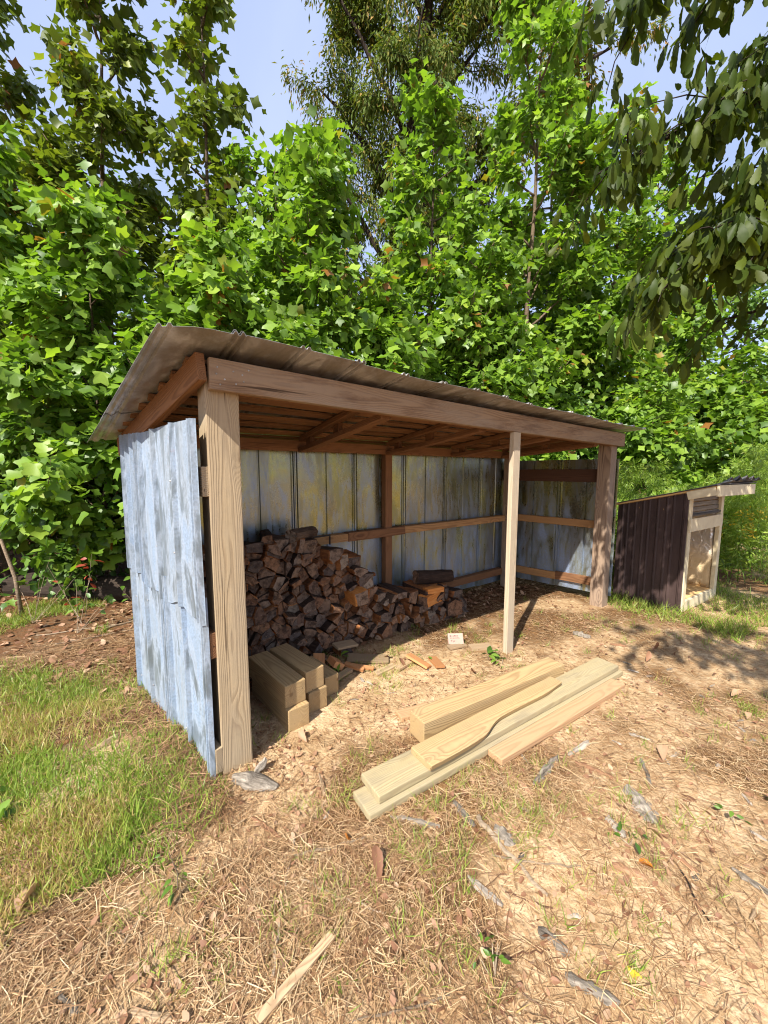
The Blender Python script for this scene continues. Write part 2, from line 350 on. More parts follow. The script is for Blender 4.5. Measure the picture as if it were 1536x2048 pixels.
M_ORANGELEAF = leaf_mat('orange_leaf', [(0, (.5, .13, .02, 1)), (1, (.7, .3, .03, 1))], None, .25, (1, .9, .6), .5)
M_REDLEAF = leaf_mat('red_leaf', [(0, (.25, .04, .02, 1)), (1, (.42, .1, .05, 1))], None, .3, (1.2, .8, .6), .5)
M_YELLOW = leaf_mat('yellow_flower', [(0, (.6, .42, .02, 1)), (1, (.75, .55, .05, 1))], None, .3, (1, 1, .7), .6)

def ground_mat():
    g = NT('sandy_ground'); P = g.obj(); lit = g.attr('litter'); dk = g.attr('mulch')
    n1 = g.noise(P, 3.5, 5., .6); n2 = g.noise(P, 22., 5., .65); n3 = g.noise(P, 120., 3., .6); v = g.vor(P, 55.)
    soil = g.ramp(n1, [(.3, lin(166, 138, 102)), (.5, lin(192, 164, 126)), (.7, lin(212, 186, 150))])
    soil = g.mix(g.rmap(n2, .45, .7, 0, .5), soil, lin(150, 112, 72))
    lc = g.ramp(n2, [(.3, lin(58, 40, 26)), (.5, lin(104, 76, 48)), (.7, lin(148, 114, 76))])
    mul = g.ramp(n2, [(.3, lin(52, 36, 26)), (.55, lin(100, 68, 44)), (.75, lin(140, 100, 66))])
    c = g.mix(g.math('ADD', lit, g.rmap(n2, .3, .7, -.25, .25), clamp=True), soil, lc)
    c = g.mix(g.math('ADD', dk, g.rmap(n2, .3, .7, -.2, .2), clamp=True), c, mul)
    c = g.mix(g.rmap(n3, .55, .72, 0, .5), c, lin(96, 70, 46))
    h = g.math('ADD', g.math('MULTIPLY', n2, 1.), g.math('ADD', g.math('MULTIPLY', n3, .35), g.math('MULTIPLY', v, .3)))
    return g.done(g.bsdf(c, .95, 0., g.bump(h, .022, .7), .1))
M_GROUND = ground_mat()
M_INK = painted('marker_ink', lin(70, 46, 50), lin(90, 64, 66), .7)

# ------------------------------------------------------------------ ground: one sheet out to the horizon
FL = Vector((-.77, 1.833, 0)); UA = math.atan2(.594, .805)
Ux, Uy, Wx, Wy = math.cos(UA), math.sin(UA), -math.sin(UA), math.cos(UA)
def S2W(u, v, z=0.): return Vector((FL.x + u * Ux + v * Wx, FL.y + u * Uy + v * Wy, z))
def W2S(x, y): return ((x - FL.x) * Ux + (y - FL.y) * Uy, (x - FL.x) * Wx + (y - FL.y) * Wy)
GRASS = [(-3.4, 2.9), (-2.3, 2.8), (-1.78, 2.7), (-1.45, 2.33), (-1.1, 1.95), (-.93, 1.72), (-.9, 1.56), (-.95, 1.46), (-.92, 1.3), (-1.05, 1.22), (-1.3, 1.12), (-2.4, 1.0), (-3.4, 1.2)]
def height(x, y):
    h = .030 * (fbm(x * 1.1 + 3, y * 1.1) - .5) + .014 * (fbm(x * 7, y * 7, 3) - .5)
    h = h + .05 * np.exp(-(((x + 1.15) * .8 + (y - 2.05) * .6) ** 2 / .25 + ((x + 1.15) * -.6 + (y - 2.05) * .8) ** 2 / .05))
    u, v = W2S(x, y)
    h = h + .10 * sstep(3.2, 9, v) * sstep(0, 4, v) + .03 * np.maximum(v - 8, 0) * (v < 60) + (v >= 60) * 1.56
    return h
def litter_mask(x, y):
    u, v = W2S(x, y)
    bare = sstep(.44, .60, fbm(x * 1.6 + 40, y * 1.6 + 7)) * .85
    bare = np.maximum(bare, sstep(.5, 0., np.hypot((u - 1.15) / 1.2, (v - .1) / .55) - .5))
    bare = np.maximum(bare, .9 * sstep(.35, 0., np.hypot((x - .95) / .5, (y - 1.0) / .28) - .7))
    return np.clip(1 - .95 * bare, 0, 1)
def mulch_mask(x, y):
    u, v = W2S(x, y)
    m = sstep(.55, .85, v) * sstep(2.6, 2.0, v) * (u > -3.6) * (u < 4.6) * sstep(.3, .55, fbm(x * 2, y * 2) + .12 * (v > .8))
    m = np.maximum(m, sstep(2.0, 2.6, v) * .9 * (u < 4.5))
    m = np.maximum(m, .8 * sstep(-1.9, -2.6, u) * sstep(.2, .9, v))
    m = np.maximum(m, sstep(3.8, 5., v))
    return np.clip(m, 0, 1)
ax = np.sinh(np.linspace(-8.4, 8.4, 310)) * .105 * 1.0
gx, gy = np.meshgrid(ax * 1.1, ax + 2.2)
gz = height(gx, gy)
n = len(ax); V = np.stack([gx, gy, gz], -1).reshape(-1, 3)
i, j = np.meshgrid(np.arange(n - 1), np.arange(n - 1)); a = (j * n + i).ravel()
T = np.concatenate([np.stack([a, a + 1, a + n + 1], -1), np.stack([a, a + n + 1, a + n], -1)])
me = npmesh('ground', V, T)
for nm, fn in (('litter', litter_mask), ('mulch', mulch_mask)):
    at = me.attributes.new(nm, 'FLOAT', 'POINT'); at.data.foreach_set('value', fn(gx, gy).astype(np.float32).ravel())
me.polygons.foreach_set('use_smooth', np.ones(len(T), bool))
tag(link('ground', me, M_GROUND), 'sandy straw covered yard in front of and around the shed', kind='structure')
def gh(x, y): return float(height(np.array([x]), np.array([y]))[0])

# ------------------------------------------------------------------ timber and sheet builders
_plank = {}
def plank_mesh(L, wd, ht, bev=.004, warp=0., seed=0):
    key = (round(L, 3), round(wd, 3), round(ht, 3), bev, warp, seed)
    if key in _plank: return _plank[key]
    bm = bmesh.new(); bmesh.ops.create_cube(bm, size=1)
    for v in bm.verts: v.co = Vector((v.co.x * L, v.co.y * wd, v.co.z * ht))
    if bev: bmesh.ops.bevel(bm, geom=bm.edges[:], offset=min(bev, .3 * min(wd, ht)), segments=2, affect='EDGES', profile=.6)
    if warp:
        rr = random.Random(seed); a, b = rr.uniform(-warp, warp), rr.uniform(-warp, warp)
        es = [e for e in bm.edges if abs(e.verts[0].co.x - e.verts[1].co.x) > .8 * L]
        bmesh.ops.subdivide_edges(bm, edges=es, cuts=7)
        for v in bm.verts:
            t = 2 * v.co.x / L; v.co.y += a * (1 - t * t); v.co.z += b * (1 - t * t)
    me = bpy.data.meshes.new('plank'); bm.to_mesh(me); bm.free(); _plank[key] = me
    return me
def board(name, p0, p1, wd, ht, mat, parent=None, up=(0, 0, 1), bev=.004, warp=0., seed=0):
    """timber from p0 to p1 (centre line); wd across, ht along 'up'"""
    p0, p1 = Vector(p0), Vector(p1); d = p1 - p0; L = d.length; x = d.normalized(); upv = Vector(up)
    y = upv.cross(x).normalized(); z = x.cross(y)
    M = Matrix((x, y, z)).transposed().to_4x4(); M.translation = (p0 + p1) / 2
    me = plank_mesh(L, wd, ht, bev, warp, seed)
    if me.materials and me.materials[0] != mat: me = me.copy(); me.materials.clear()
    o = link(name, me, mat, parent, M); FRAME[o.name] = M
    return o
FRAME = {}

def sheet(name, cross, along, fn, mat, parent, ribs, rib_h=.013, rib_w=.018, rows=8, thick=.0012):
    """ribbed metal sheet: fn(s, t, h) -> point, s across in metres over [0, cross], t in [0,1] along, h rib height"""
    xs = {0.: 0., cross: 0.}
    for r in ribs:
        for dx, h in ((-rib_w, 0.), (-rib_w * .35, rib_h), (rib_w * .35, rib_h), (rib_w, 0.)):
            q = r + dx
            if -1e-6 <= q <= cross + 1e-6: xs[min(max(q, 0), cross)] = h
    k = 0.06
    x = 0
    for q in np.arange(k, cross, k):
        if all(abs(q - r) > rib_w * 1.5 for r in ribs): xs[float(q)] = 0.
    sx = sorted(xs); V, F = [], []
    for a in range(rows + 1):
        for q in sx: V.append(fn(q, a / rows, xs[q]))
    m = len(sx)
    for a in range(rows):
        for b in range(m - 1): F.append((a * m + b, a * m + b + 1, (a + 1) * m + b + 1, (a + 1) * m + b))
    # origin of the sheet at its first corner so that the material follows it
    o = Vector(V[0]); V = [Vector(v) - o for v in V]
    ob = pymesh(name, V, F, mat, parent, Matrix.Translation(o))
    md = ob.modifiers.new('thickness', 'SOLIDIFY'); md.thickness = thick; md.offset = 0
    return ob

# ------------------------------------------------------------------ the open shed (local x along the front, y to the back)
shed = empty('open_shed', FL, UA)
tag(shed, 'open fronted wooden shed with galvanised metal walls and sloping metal roof', 'shed')
def F0(u): return 2.085 - .026 * u
def zr(u, v): return F0(u) + (1.85 - F0(u)) * v / 1.28
def post(u0, v0, wd, dp, z0, z1, mat, warp=.003, seed=0):
    return board('post', (u0 + wd / 2, v0 + dp / 2, z0), (u0 + wd / 2, v0 + dp / 2, z1), wd, dp, mat, shed, (0, 1, 0), .006, warp, seed)
post(-.056, 0, .15, .17, -.1, 1.975, M_POST, .004, 1)
post(4.03, 0, .14, .14, -.1, 1.86, M_GREYPOST, .004, 2)
post(3.84, 1.10, .14, .14, -.1, 1.80, M_GREYPOST, .003, 3)
post(1.875, 1.215, .085, .075, -.1, 1.75, M_ORANGE, .004, 4)
post(-.245, 1.12, .13, .13, -.1, 1.80, M_POST, .003, 5)
board('prop', (2.245, -.035, -.03), (2.25, -.030, 1.858), .089, .042, M_PROP, shed, (0, 1, 0), .004, .006, 6)
# front beam: an outer and an inner ply
bl, br = 2.055 - .070, 1.958 - .070
board('beam', (-.045, -.024, bl), (4.235, -.024, br), .044, .14, M_BEAM, shed, (0, 0, 1), .004, .004, 7)
board('beam', (.098, .024, bl - .004), (4.028, .024, br + .001), .044, .14, M_ORANGE, shed, (0, 0, 1), .004, .003, 8)
# bolts on the beam end
for k, (du, dz) in enumerate([(.015, .0), (.02, .03), (.05, -.02), (.09, .02), (.10, -.035), (.13, .01), (.135, -.02), (.16, .035), (.03, -.045)]):
    V, F = [], []
    for q in range(8): V.append((.0045 * math.cos(q * .785), 0, .0045 * math.sin(q * .785)))
    for q in range(8): V.append((.003 * math.cos(q * .785), -.003, .003 * math.sin(q * .785)))
    F = [tuple(range(15, 7, -1))] + [(q, (q + 1) % 8, 8 + (q + 1) % 8, 8 + q) for q in range(8)]
    pymesh('bolt', V, F, M_ROOF, shed, Matrix.Translation((-.03 + du, -.0462, bl + dz)))
# back plate, side rafters, roof trusses
board('wall_plate', (-.28, 1.19, 1.765), (3.98, 1.19, 1.755), .04, .09, M_ORANGE, shed, bev=.003, warp=.003, seed=9)
def on_roof(u, v, dz): return (u, v, zr(u, v) - dz)
board('rafter', on_roof(-.075, -.035, .083), on_roof(-.33, 1.45, .100), .040, .125, M_ORANGE, shed, warp=.003, seed=10)
for k, u in enumerate((.95, 1.88, 2.80, 3.72)):
    t = board('truss', on_roof(u, .05, .052), on_roof(u, 1.165, .052), .075, .038, M_ORANGE, shed, seed=20 + k, warp=.002)
    b0, b1 = Vector((u + .06, .05, 1.915 - .024 * u)), Vector((u + .0, 1.165, 1.725))
    m = board('bottom_chord', b0, b1, .085, .038, M_ORANGE, None, seed=30 + k, warp=.003)
    m.parent = t; m.matrix_local = FRAME[t.name].inverted() @ FRAME[m.name]
    for f in (.5, .88):
        c = b0.lerp(b1, f); top = zr(u, c.y) - .05
        wb = board('web', (c.x, c.y, c.z), (c.x, c.y, top), .08, .035, M_ORANGE, None, (1, 0, 0), seed=40 + k)
        wb.parent = t; wb.matrix_local = FRAME[t.name].inverted() @ FRAME[wb.name]
board('rafter', on_roof(4.10, .02, .062), on_roof(4.05, 1.3, .062), .04, .08, M_ORANGE, shed, seed=12)
for k, v in enumerate((.10, .27, .44, .61, .78, .95, 1.12, 1.29)):
    u0 = -.1 - .2 * v
    for a, b in ((u0, 2.02 + .1 * (k % 3)), (2.025 + .1 * (k % 3), 4.27)):
        board('purlin', (a, v, zr(a, v) - .018), (b, v, zr(b, v) - .018), .09 - .012 * (k % 2), .019, M_ORANGE, shed, (0, .15, 1), .002, .004, 50 + k)
# roof sheets: columns over the width, three courses up the slope, each lapping the one below
ED = [-.267 + 0.0, .045, .66, 1.275, 1.89, 2.505, 3.12, 3.735, 4.33]
rr = random.Random(4)
for c in range(8):
    for q in range(3):
        v0, v1 = ((-.2, .45), (.36, .98), (.9, 1.52))[q]
        lift = .006 + (.004 if c % 2 else 0.) + (.003, .006, .0)[q]
        wob = [rr.uniform(-.002, .003) for _ in range(4)]; e0 = -.2 + rr.uniform(-.012, .012); 
        def fn(s, t, h, c=c, v0=v0, v1=v1, q=q, lift=lift, wob=wob, e0=e0):
            a, b = ED[c] - .03, ED[c + 1] + .03
            vs_ = (e0 if q == 0 else v0); v = vs_ + (v1 - vs_) * t
            if c == 0: a -= -.03 + .149 * (v + .2)
            if c == 7: b -= .03
            u = a + (b - a) * s / (ED[c + 1] - ED[c])
            z = zr(u, v) + lift + h
            if u < -.08: z -= .045 * ((-.08 - u) / .2) ** 1.5 * (1.0 - .55 * (v + .2) / 1.7)
            z += wob[0] * math.sin(s * 9 + c) * (1 - t) + .004 * math.sin(5 * u + 3 * v)
            if q == 0: z -= (1 - t) ** 3 * .010
            return (u, v, z)
        W_ = ED[c + 1] - ED[c]
        ribs = [.012, .04, W_ * .5 - .014, W_ * .5 + .014, W_ - .04, W_ - .012] if c else [.012, .045, W_ - .04, W_ - .012]
        sheet('roof_sheet', W_, v1 - v0, fn, M_ROOF, shed, ribs, .013, .011, 5)
# walls
def wall(p0, p1, parts, mat, z_fn, sign, ribs_at=(0.012, .036, .5, .964, .988), rows=7, rib_h=.014, seed=0, skip=()):
    p0, p1 = Vector((*p0, 0)), Vector((*p1, 0)); d = (p1 - p0); L = d.length; d.normalize(); nn_ = Vector((-d.y, d.x, 0)) * sign
    r_ = random.Random(seed); x = 0
    for k, wd in enumerate(parts):
        wv = [r_.uniform(-.004, .004) for _ in range(4)]; off = .003 * (k % 2)
        z0, z1 = z_fn(k, r_)
        def fn(s, t, h, x=x, wv=wv, off=off, z0=z0, z1=z1, k=k):
            a = z0(x + s) if callable(z0) else z0; b = z1(x + s) if callable(z1) else z1
            q = p0 + d * (x + s) + nn_ * (off + h + wv[0] * math.sin(3 * t + k) + wv[1] * math.sin(9 * s + 2 * t))
            return (q.x, q.y, a + (b - a) * t)
        sheet('wall_sheet', wd + .02, 1, fn, mat, shed, [wd * f for f in ribs_at], rib_h, .011, rows)
        x += wd
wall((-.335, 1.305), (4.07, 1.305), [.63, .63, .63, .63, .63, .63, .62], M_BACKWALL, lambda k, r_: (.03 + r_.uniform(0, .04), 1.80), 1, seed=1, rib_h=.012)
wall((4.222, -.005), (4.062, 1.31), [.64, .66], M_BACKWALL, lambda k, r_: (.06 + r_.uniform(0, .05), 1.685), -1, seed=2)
# left wall: lower sheets first, the upper ones lap over them with a ragged edge
wall((-.092, .0), (-.318, 1.30), [.60, .70], M_LEFTWALL, lambda k, r_: (-.05, .95), 1, seed=3, ribs_at=(.02, .07, .5, .93, .98), rib_h=.022)
def lowedge(x): return .80 + .05 * x + .022 * math.sin(x * 7) + .014 * math.sin(x * 19 + 1)
wall((-.102, -.01), (-.328, 1.29), [.92, .38], M_LEFTWALL, lambda k, r_: (lowedge, lambda x: 1.785 + .006 * math.sin(6 * x)), 1, seed=5, ribs_at=(.02, .055, .33, .66, .945, .98), rib_h=.022)
# nail heads on the left wall
NAIL = None
for zz in (1.50, 1.12, .70, .12):
    for q in (.06, .36, .66, .95, 1.22):
        t = q / 1.318; V = [(math.cos(a * .785) * .006, 0, math.sin(a * .785) * .006) for a in range(8)] + [(math.cos(a * .785) * .0035, -.004, math.sin(a * .785) * .0035) for a in range(8)]
        F = [tuple(range(15, 7, -1))] + [(a, (a + 1) % 8, 8 + (a + 1) % 8, 8 + a) for a in range(8)]
        M = Matrix.Translation((-.102 - .226 * t - .008 - (0 if zz > .8 else -.008), -.01 + 1.30 * t, zz + .02 * math.sin(q * 9))) @ Matrix.Rotation(math.atan2(1.30, -.216) - math.pi, 4, 'Z')
        if NAIL is None: o = pymesh('nail_head', V, F, M_ROOF, shed, M); NAIL = o.data
        else: link('nail_head', NAIL, None, shed, M)
# rails
def rail(p0, p1, ht, mat, th=.040, warp=.003, seed=0, name='rail'): return board(name, p0, p1, th, ht, mat, shed, (0, 0, 1), .003, warp, seed)
rail((-.25, 1.245, .905), (1.42, 1.245, .915), .075, M_RAIL, .09, seed=61)
rail((2.0, 1.243, .925), (3.84, 1.243, .925), .075, M_RAIL, .09, seed=62)
rail((1.415, 1.240, .917), (2.12, 1.240, .923), .085, M_ORANGE, .094, seed=63)
rail((2.3, 1.252, .185), (3.84, 1.252, .20), .085, M_ORANGE, .075, seed=64)
rail((.2, 1.254, .17), (2.3, 1.254, .185), .085, M_RAIL, .07, seed=65)
# angle strap near the back rail joint
rail((1.04, 1.196, .955), (1.22, 1.194, .958), .014, M_DARKMETAL, .010, 0, name='strap')
rail((1.215, 1.1955, .87), (1.217, 1.1955, .958), .012, M_DARKMETAL, .010, 0, name='strap')
for z, ht, mt, sd_ in ((1.495, .15, M_DARKRAIL, 66), (.925, .088, M_RAIL, 67)):
    rail((4.192, .10, z), (4.055, 1.22, z), ht, mt, seed=sd_)
rail((4.192, .10, .24), (4.128, .62, .235), .10, M_ORANGE, seed=68)
rail((4.128, .62, .228), (4.055, 1.22, .22), .09, M_RAIL, seed=69)
for z, ht, mt, sd_, e in ((1.50, .14, M_POST, 71, .018), (.70, .13, M_ORANGE, 72, .02), (.10, .13, M_POST, 73, .01)):
    rail((-.070, -.012 + e, z), (-.292, 1.28, z), ht, mt, th=.036, seed=sd_)

# ------------------------------------------------------------------ timbers and boards
def ground_z(x, y): return gh(x, y)
def lumber(name, a, b, wd, ht, z, mat, label, cat='board', group=None, warp=.003, seed=0, bev=.006, z2=None):
    o = board(name, (a[0], a[1], z + ht / 2), (b[0], b[1], (z if z2 is None else z2) + ht / 2), wd, ht, mat, None, (0, 0, 1), bev, warp, seed)
    return tag(o, label, cat, group)
def sl2(u, v): p = S2W(u, v); return (p.x, p.y)
GT = 'square timbers stacked inside the shed'
lumber('timber', sl2(.41, .118), sl2(.365, .66), .14, .14, .0, M_TREATED, 'square timber at the bottom of the stack beside the left post', 'timber', GT, seed=81)
lumber('timber', sl2(.585, .215), sl2(.535, .70), .14, .14, .0, M_TREATED, 'square timber under the stack on the side away from the left post', 'timber', GT, seed=82)
lumber('timber', sl2(.405, .150), sl2(.345, .66), .14, .14, .141, M_TREATED, 'top square timber of the stack beside the left post, rings on its end', 'timber', GT, seed=83)
lumber('timber', sl2(.572, .228), sl2(.505, .69), .14, .14, .141, M_TREATED, 'top square timber with a brown stain on the side towards the log pile', 'timber', GT, seed=84)
lumber('timber', sl2(.742, .318), sl2(.70, .66), .115, .14, .0, M_TREATED, 'short timber on the sand right beside the timber stack', 'timber', GT, seed=85)
# loose lumber in front
lumber('timber', (.188, 2.075), (1.285, 2.735), .14, .14, .004, M_TREATED, 'thick square timber lying on the ground behind the loose boards', 'timber', seed=86, warp=.004)
lumber('board', (-.105, 1.602), (1.77, 2.832), .155, .038, .006, M_GREENISH, 'bottom board of the loose stack lying on the straw', 'board', 'loose boards in front of the shed', seed=87)
lumber('board', (-.067, 1.660), (1.735, 2.842), .165, .038, .046, M_GREENISH, 'wide pale greenish board, middle of the loose stack', 'board', 'loose boards in front of the shed', seed=88)
lumber('board', (.592, 1.905), (1.69, 2.628), .095, .038, .006, M_REDBOARD, 'reddish board on the ground beside the loose stack', 'board', 'loose boards in front of the shed', seed=89)
lumber('board', (.09, 2.27), (.30, 2.36), .09, .03, .0, M_REDBOARD, 'short pinkish board end showing behind the thick square timber', 'board', 'loose boards in front of the shed', seed=90)
lumber('board', (.95, 2.70), (1.70, 2.585), .075, .022, .0, M_GREYSCRAP, 'thin grey board sticking out past the far end of the loose boards', 'board', seed=91)
# the wany-edged board on top
def wany_board():
    a, b = Vector((.187, 1.795, 0)), Vector((1.205, 2.50, 0)); L = (b - a).length; x = (b - a).normalized(); y = Vector((-x.y, x.x, 0))
    n_ = 40; V, F = [], []
    for k in range(n_ + 1):
        t = k / n_; lo = -.08 - .006 * math.sin(t * 9) + .05 * sstep(.22, .5, t) - .012 * math.exp(-((t - .33) / .06) ** 2) + .012 * sstep(.8, 1, t)
        lo = float(lo); hi = .082 - .012 * t
        for (yy, zz) in ((lo + .012, 0), (hi, 0), (hi, .036), (lo, .036 if k % 2 else .035)): V.append((t * L - L / 2, yy, zz - .018))
        if k:
            p, q = 4 * (k - 1), 4 * k
            for e in range(4): F.append((p + e, p + (e + 1) % 4, q + (e + 1) % 4, q + e))
    F.append((3, 2, 1, 0)); F.append(tuple(4 * n_ + e for e in range(4)))
    F = [tuple(reversed(f)) for f in F]
    M = Matrix((x, y, Vector((0, 0, 1)))).transposed().to_4x4(); M.translation = (a + b) / 2 + Vector((0, 0, .103))
    o = pymesh('board', V, F, M_TREATED, None, M)
    md = o.modifiers.new('edges', 'BEVEL'); md.width = .004; md.segments = 2; md.limit_method = 'ANGLE'
    tag(o, 'board with a wavy bark edge and swirling grain on top of the loose stack', 'board', 'loose boards in front of the shed')
wany_board()

# ------------------------------------------------------------------ firewood
def clip(P, a, b, c):
    """keep the part of polygon P where a*x + b*y <= c"""
    Q = []
    for k in range(len(P)):
        p, q = P[k], P[(k + 1) % len(P)]; dp, dq = a * p[0] + b * p[1] - c, a * q[0] + b * q[1] - c
        if dp <= 0: Q.append(p)
        if dp * dq < 0: t = dp / (dp - dq); Q.append((p[0] + (q[0] - p[0]) * t, p[1] + (q[1] - p[1]) * t))
    return Q
def area(P): return .5 * sum(P[k][0] * P[(k + 1) % len(P)][1] - P[(k + 1) % len(P)][0] * P[k][1] for k in range(len(P)))
def tidy(P, eps=.016):
    Q = []
    for p in P:
        if not Q or math.hypot(p[0] - Q[-1][0], p[1] - Q[-1][1]) > eps: Q.append(p)
    if len(Q) > 2 and math.hypot(Q[0][0] - Q[-1][0], Q[0][1] - Q[-1][1]) < eps: Q.pop()
    return Q
rl = random.Random(21)
def pile_top(u):
    xs = [.1, .4, .75, 1.0, 1.2, 1.33, 1.42, 1.55, 1.9, 2.2, 2.45, 2.6, 2.72]
    zs = [.98, .99, 1.0, .93, .86, .74, .50, .40, .36, .37, .30, .17, .06]
    return float(np.interp(u, xs, zs))
pts = []
row = 0; z = .05
while z < 1.02:
    u = .12 + (row % 2) * .055
    while u < 2.72:
        p = (u + rl.uniform(-.04, .04), z + rl.uniform(-.035, .035))
        if p[1] < pile_top(p[0]) - .03: pts.append(p)
        u += rl.uniform(.082, .135)
    z += .080; row += 1
cells = []
for i_, p in enumerate(pts):
    P = [(p[0] - .1, max(0, p[1] - .1)), (p[0] + .1, max(0, p[1] - .1)), (p[0] + .1, p[1] + .085), (p[0] - .1, p[1] + .085)]
    P = clip(P, 0, 1, pile_top(p[0]) + .02)
    for j_, q in enumerate(pts):
        if i_ == j_ or abs(p[0] - q[0]) > .25 or abs(p[1] - q[1]) > .25: continue
        a_, b_ = q[0] - p[0], q[1] - p[1]; P = clip(P, a_, b_, a_ * (p[0] + q[0]) / 2 + b_ * (p[1] + q[1]) / 2)
    if len(P) < 3: continue
    if rl.random() < .5 and area(P) > .0065:                 # split wedge-wise
        th = rl.uniform(0, math.pi); a_, b_ = math.cos(th), math.sin(th); c_ = a_ * p[0] + b_ * p[1]
        for P2 in (clip(P, a_, b_, c_), clip(P, -a_, -b_, -c_)):
            if len(P2) > 2: cells.append(P2)
    else: cells.append(P)
def log_mesh(P, L, bulge=True, r_=rl):
    """irregular split log: polygon P (y, z) swept along x, front end at x = 0"""
    n_ = len(P); barkside = max(range(n_), key=lambda k: (P[k][0] - P[(k + 1) % n_][0]) ** 2 + (P[k][1] - P[(k + 1) % n_][1]) ** 2)
    Q, side = [], []
    cx, cy = sum(p[0] for p in P) / n_, sum(p[1] for p in P) / n_
    for k in range(n_):
        p, q = P[k], P[(k + 1) % n_]; Q.append(p); lab = 2 if (k == barkside or r_.random() < .2) else 1; side.append(lab)
        ln = math.hypot(q[0] - p[0], q[1] - p[1])
        if ln > .035:
            m_ = ((p[0] + q[0]) / 2, (p[1] + q[1]) / 2); dl = math.hypot(m_[0] - cx, m_[1] - cy) + 1e-6
            f = (.007 if lab == 2 else r_.uniform(-.007, .001)) / dl
            Q.append((m_[0] + (m_[0] - cx) * f, m_[1] + (m_[1] - cy) * f)); side.append(lab)
    m = len(Q); V, F, fm = [], [], []
    for k, x in enumerate((0, .012, L * .4, L * .75, L)):
        s_ = (.93, 1., 1.02, .98, .93)[k]; ox, oy = r_.uniform(-.004, .004), r_.uniform(-.004, .004)
        for q in Q: V.append((x + (r_.uniform(-.006, .006) if k in (0, 4) else 0), cx + (q[0] - cx) * s_ + ox + r_.uniform(-.003, .003), cy + (q[1] - cy) * s_ + oy + r_.uniform(-.003, .003)))
    for k in range(4):
        for e in range(m): F.append((k * m + e, (k + 1) * m + e, (k + 1) * m + (e + 1) % m, k * m + (e + 1) % m)); fm.append(side[e])
    V.append((r_.uniform(-.008, .006), cx, cy)); V.append((L + .004, cx, cy)); c0, c1 = len(V) - 2, len(V) - 1
    for e in range(m):
        F.append((c0, e, (e + 1) % m)); fm.append(0); F.append((c1, 4 * m + (e + 1) % m, 4 * m + e)); fm.append(0)
    return V, F, fm
LOGM = [M_LOGEND, M_SPLIT, M_BARK]
GL = 'split logs in the firewood pile'
base_rot = Matrix(((Wx, -Ux, 0), (Wy, -Uy, 0), (0, 0, 1)))     # columns built below
def log_frame(u, v, z, yaw=0., pitch=0.):
    x = Vector((Wx, Wy, 0)); y = Vector((Ux, Uy, 0)); zz = Vector((0, 0, 1))
    M = Matrix((x, y, zz)).transposed()
    M = Matrix.Rotation(yaw, 3, 'Z') @ M @ Matrix.Rotation(pitch, 3, 'Y')
    M = M.to_4x4(); M.translation = S2W(u, v, z); return M
LOGS = []
for P in cells:
    if area(P) < 0: P = P[::-1]
    P = tidy(P)
    if len(P) < 3 or abs(area(P)) < .0010: continue
    cu, cz = sum(p[0] for p in P) / len(P), sum(p[1] for p in P) / len(P)
    s_ = rl.uniform(.9, 1.0)
    Q = [((p[0] - cu) * s_, (p[1] - cz) * s_) for p in P]
    jut = rl.uniform(-.065, .065) if rl.random() < .85 else -rl.uniform(.05, .09)
    v0 = .85 + .10 * cz - .04 * sstep(1.5, 2.2, cu) + jut
    L = min(1.20 - v0, rl.uniform(.30, .40))
    V, F, fm = log_mesh(Q, L)
    z_ = cz + gh(*sl2(cu, v0 + .1)) * .5
    o = pymesh('firewood_log', V, F, LOGM, None, log_frame(cu, v0, z_, rl.uniform(-.13, .13), rl.uniform(-.10, .10)), fm)
    size_ = 'small' if abs(area(P)) < .0045 else ('large' if abs(area(P)) > .0078 else 'middling'); kind_ = 'three sided' if len(P) == 3 else ('four sided' if len(P) == 4 else 'many sided')
    ht_ = 'at foot' if cz < .2 else ('in lower half' if cz < .5 else ('in upper half' if cz < .82 else 'near top'))
    if cu > 1.45: ht_ = 'at foot' if cz < .2 else 'on top'
    pl_ = 'the low woodpile end' if cu > 1.45 else ('tall pile near its step' if cu > .95 else 'tall pile by left post')
    LOGS.append((f'{size_} {kind_} log {ht_} of {pl_}', cu, o))
    tag(o, None, 'firewood', GL)
ORD = ['first', 'second', 'third', 'fourth', 'fifth', 'sixth', 'seventh', 'eighth', 'ninth', 'tenth', 'eleventh', 'twelfth', 'thirteenth', 'fourteenth', 'fifteenth', 'sixteenth', 'seventeenth', 'eighteenth', 'nineteenth', 'twentieth']
def order_labels(items):
    """items: (label, sort key, object); things alike are told apart by their order from the left"""
    by = {}
    for lb, k, o in items: by.setdefault(lb, []).append((k, o))
    for lb, L in by.items():
        L.sort(key=lambda t: t[0])
        for i_, (k, o) in enumerate(L): o['label'] = lb if len(L) == 1 else f'{lb}, {ORD[i_]} from left'
order_labels(LOGS)
def round_log(r, L, n_=14, seed=0):
    r_ = random.Random(seed); V, F, fm = [], [], []; ph = [r_.uniform(0, 6) for _ in range(4)]
    ks = 8
    for k in range(ks + 1):
        t = k / ks
        for e in range(n_):
            a = 2 * math.pi * e / n_; q = r * (1 + .10 * math.sin(2 * a + ph[0]) + .06 * math.sin(3 * a + ph[1] + 2 * t) + r_.uniform(-.05, .05)) * (1 - .1 * t)
            V.append((t * L + (r_.uniform(-.01, .01) if k in (0, ks) else 0), q * math.cos(a), q * math.sin(a)))
    for k in range(ks):
        for e in range(n_): F.append((k * n_ + e, (k + 1) * n_ + e, (k + 1) * n_ + (e + 1) % n_, k * n_ + (e + 1) % n_)); fm.append(2)
    V += [(0.005, 0, 0), (L - .005, 0, 0)]
    for e in range(n_):
        F.append((len(V) - 2, e, (e + 1) % n_)); fm.append(0); F.append((len(V) - 1, ks * n_ + (e + 1) % n_, ks * n_ + e)); fm.append(0)
    return V, F, fm
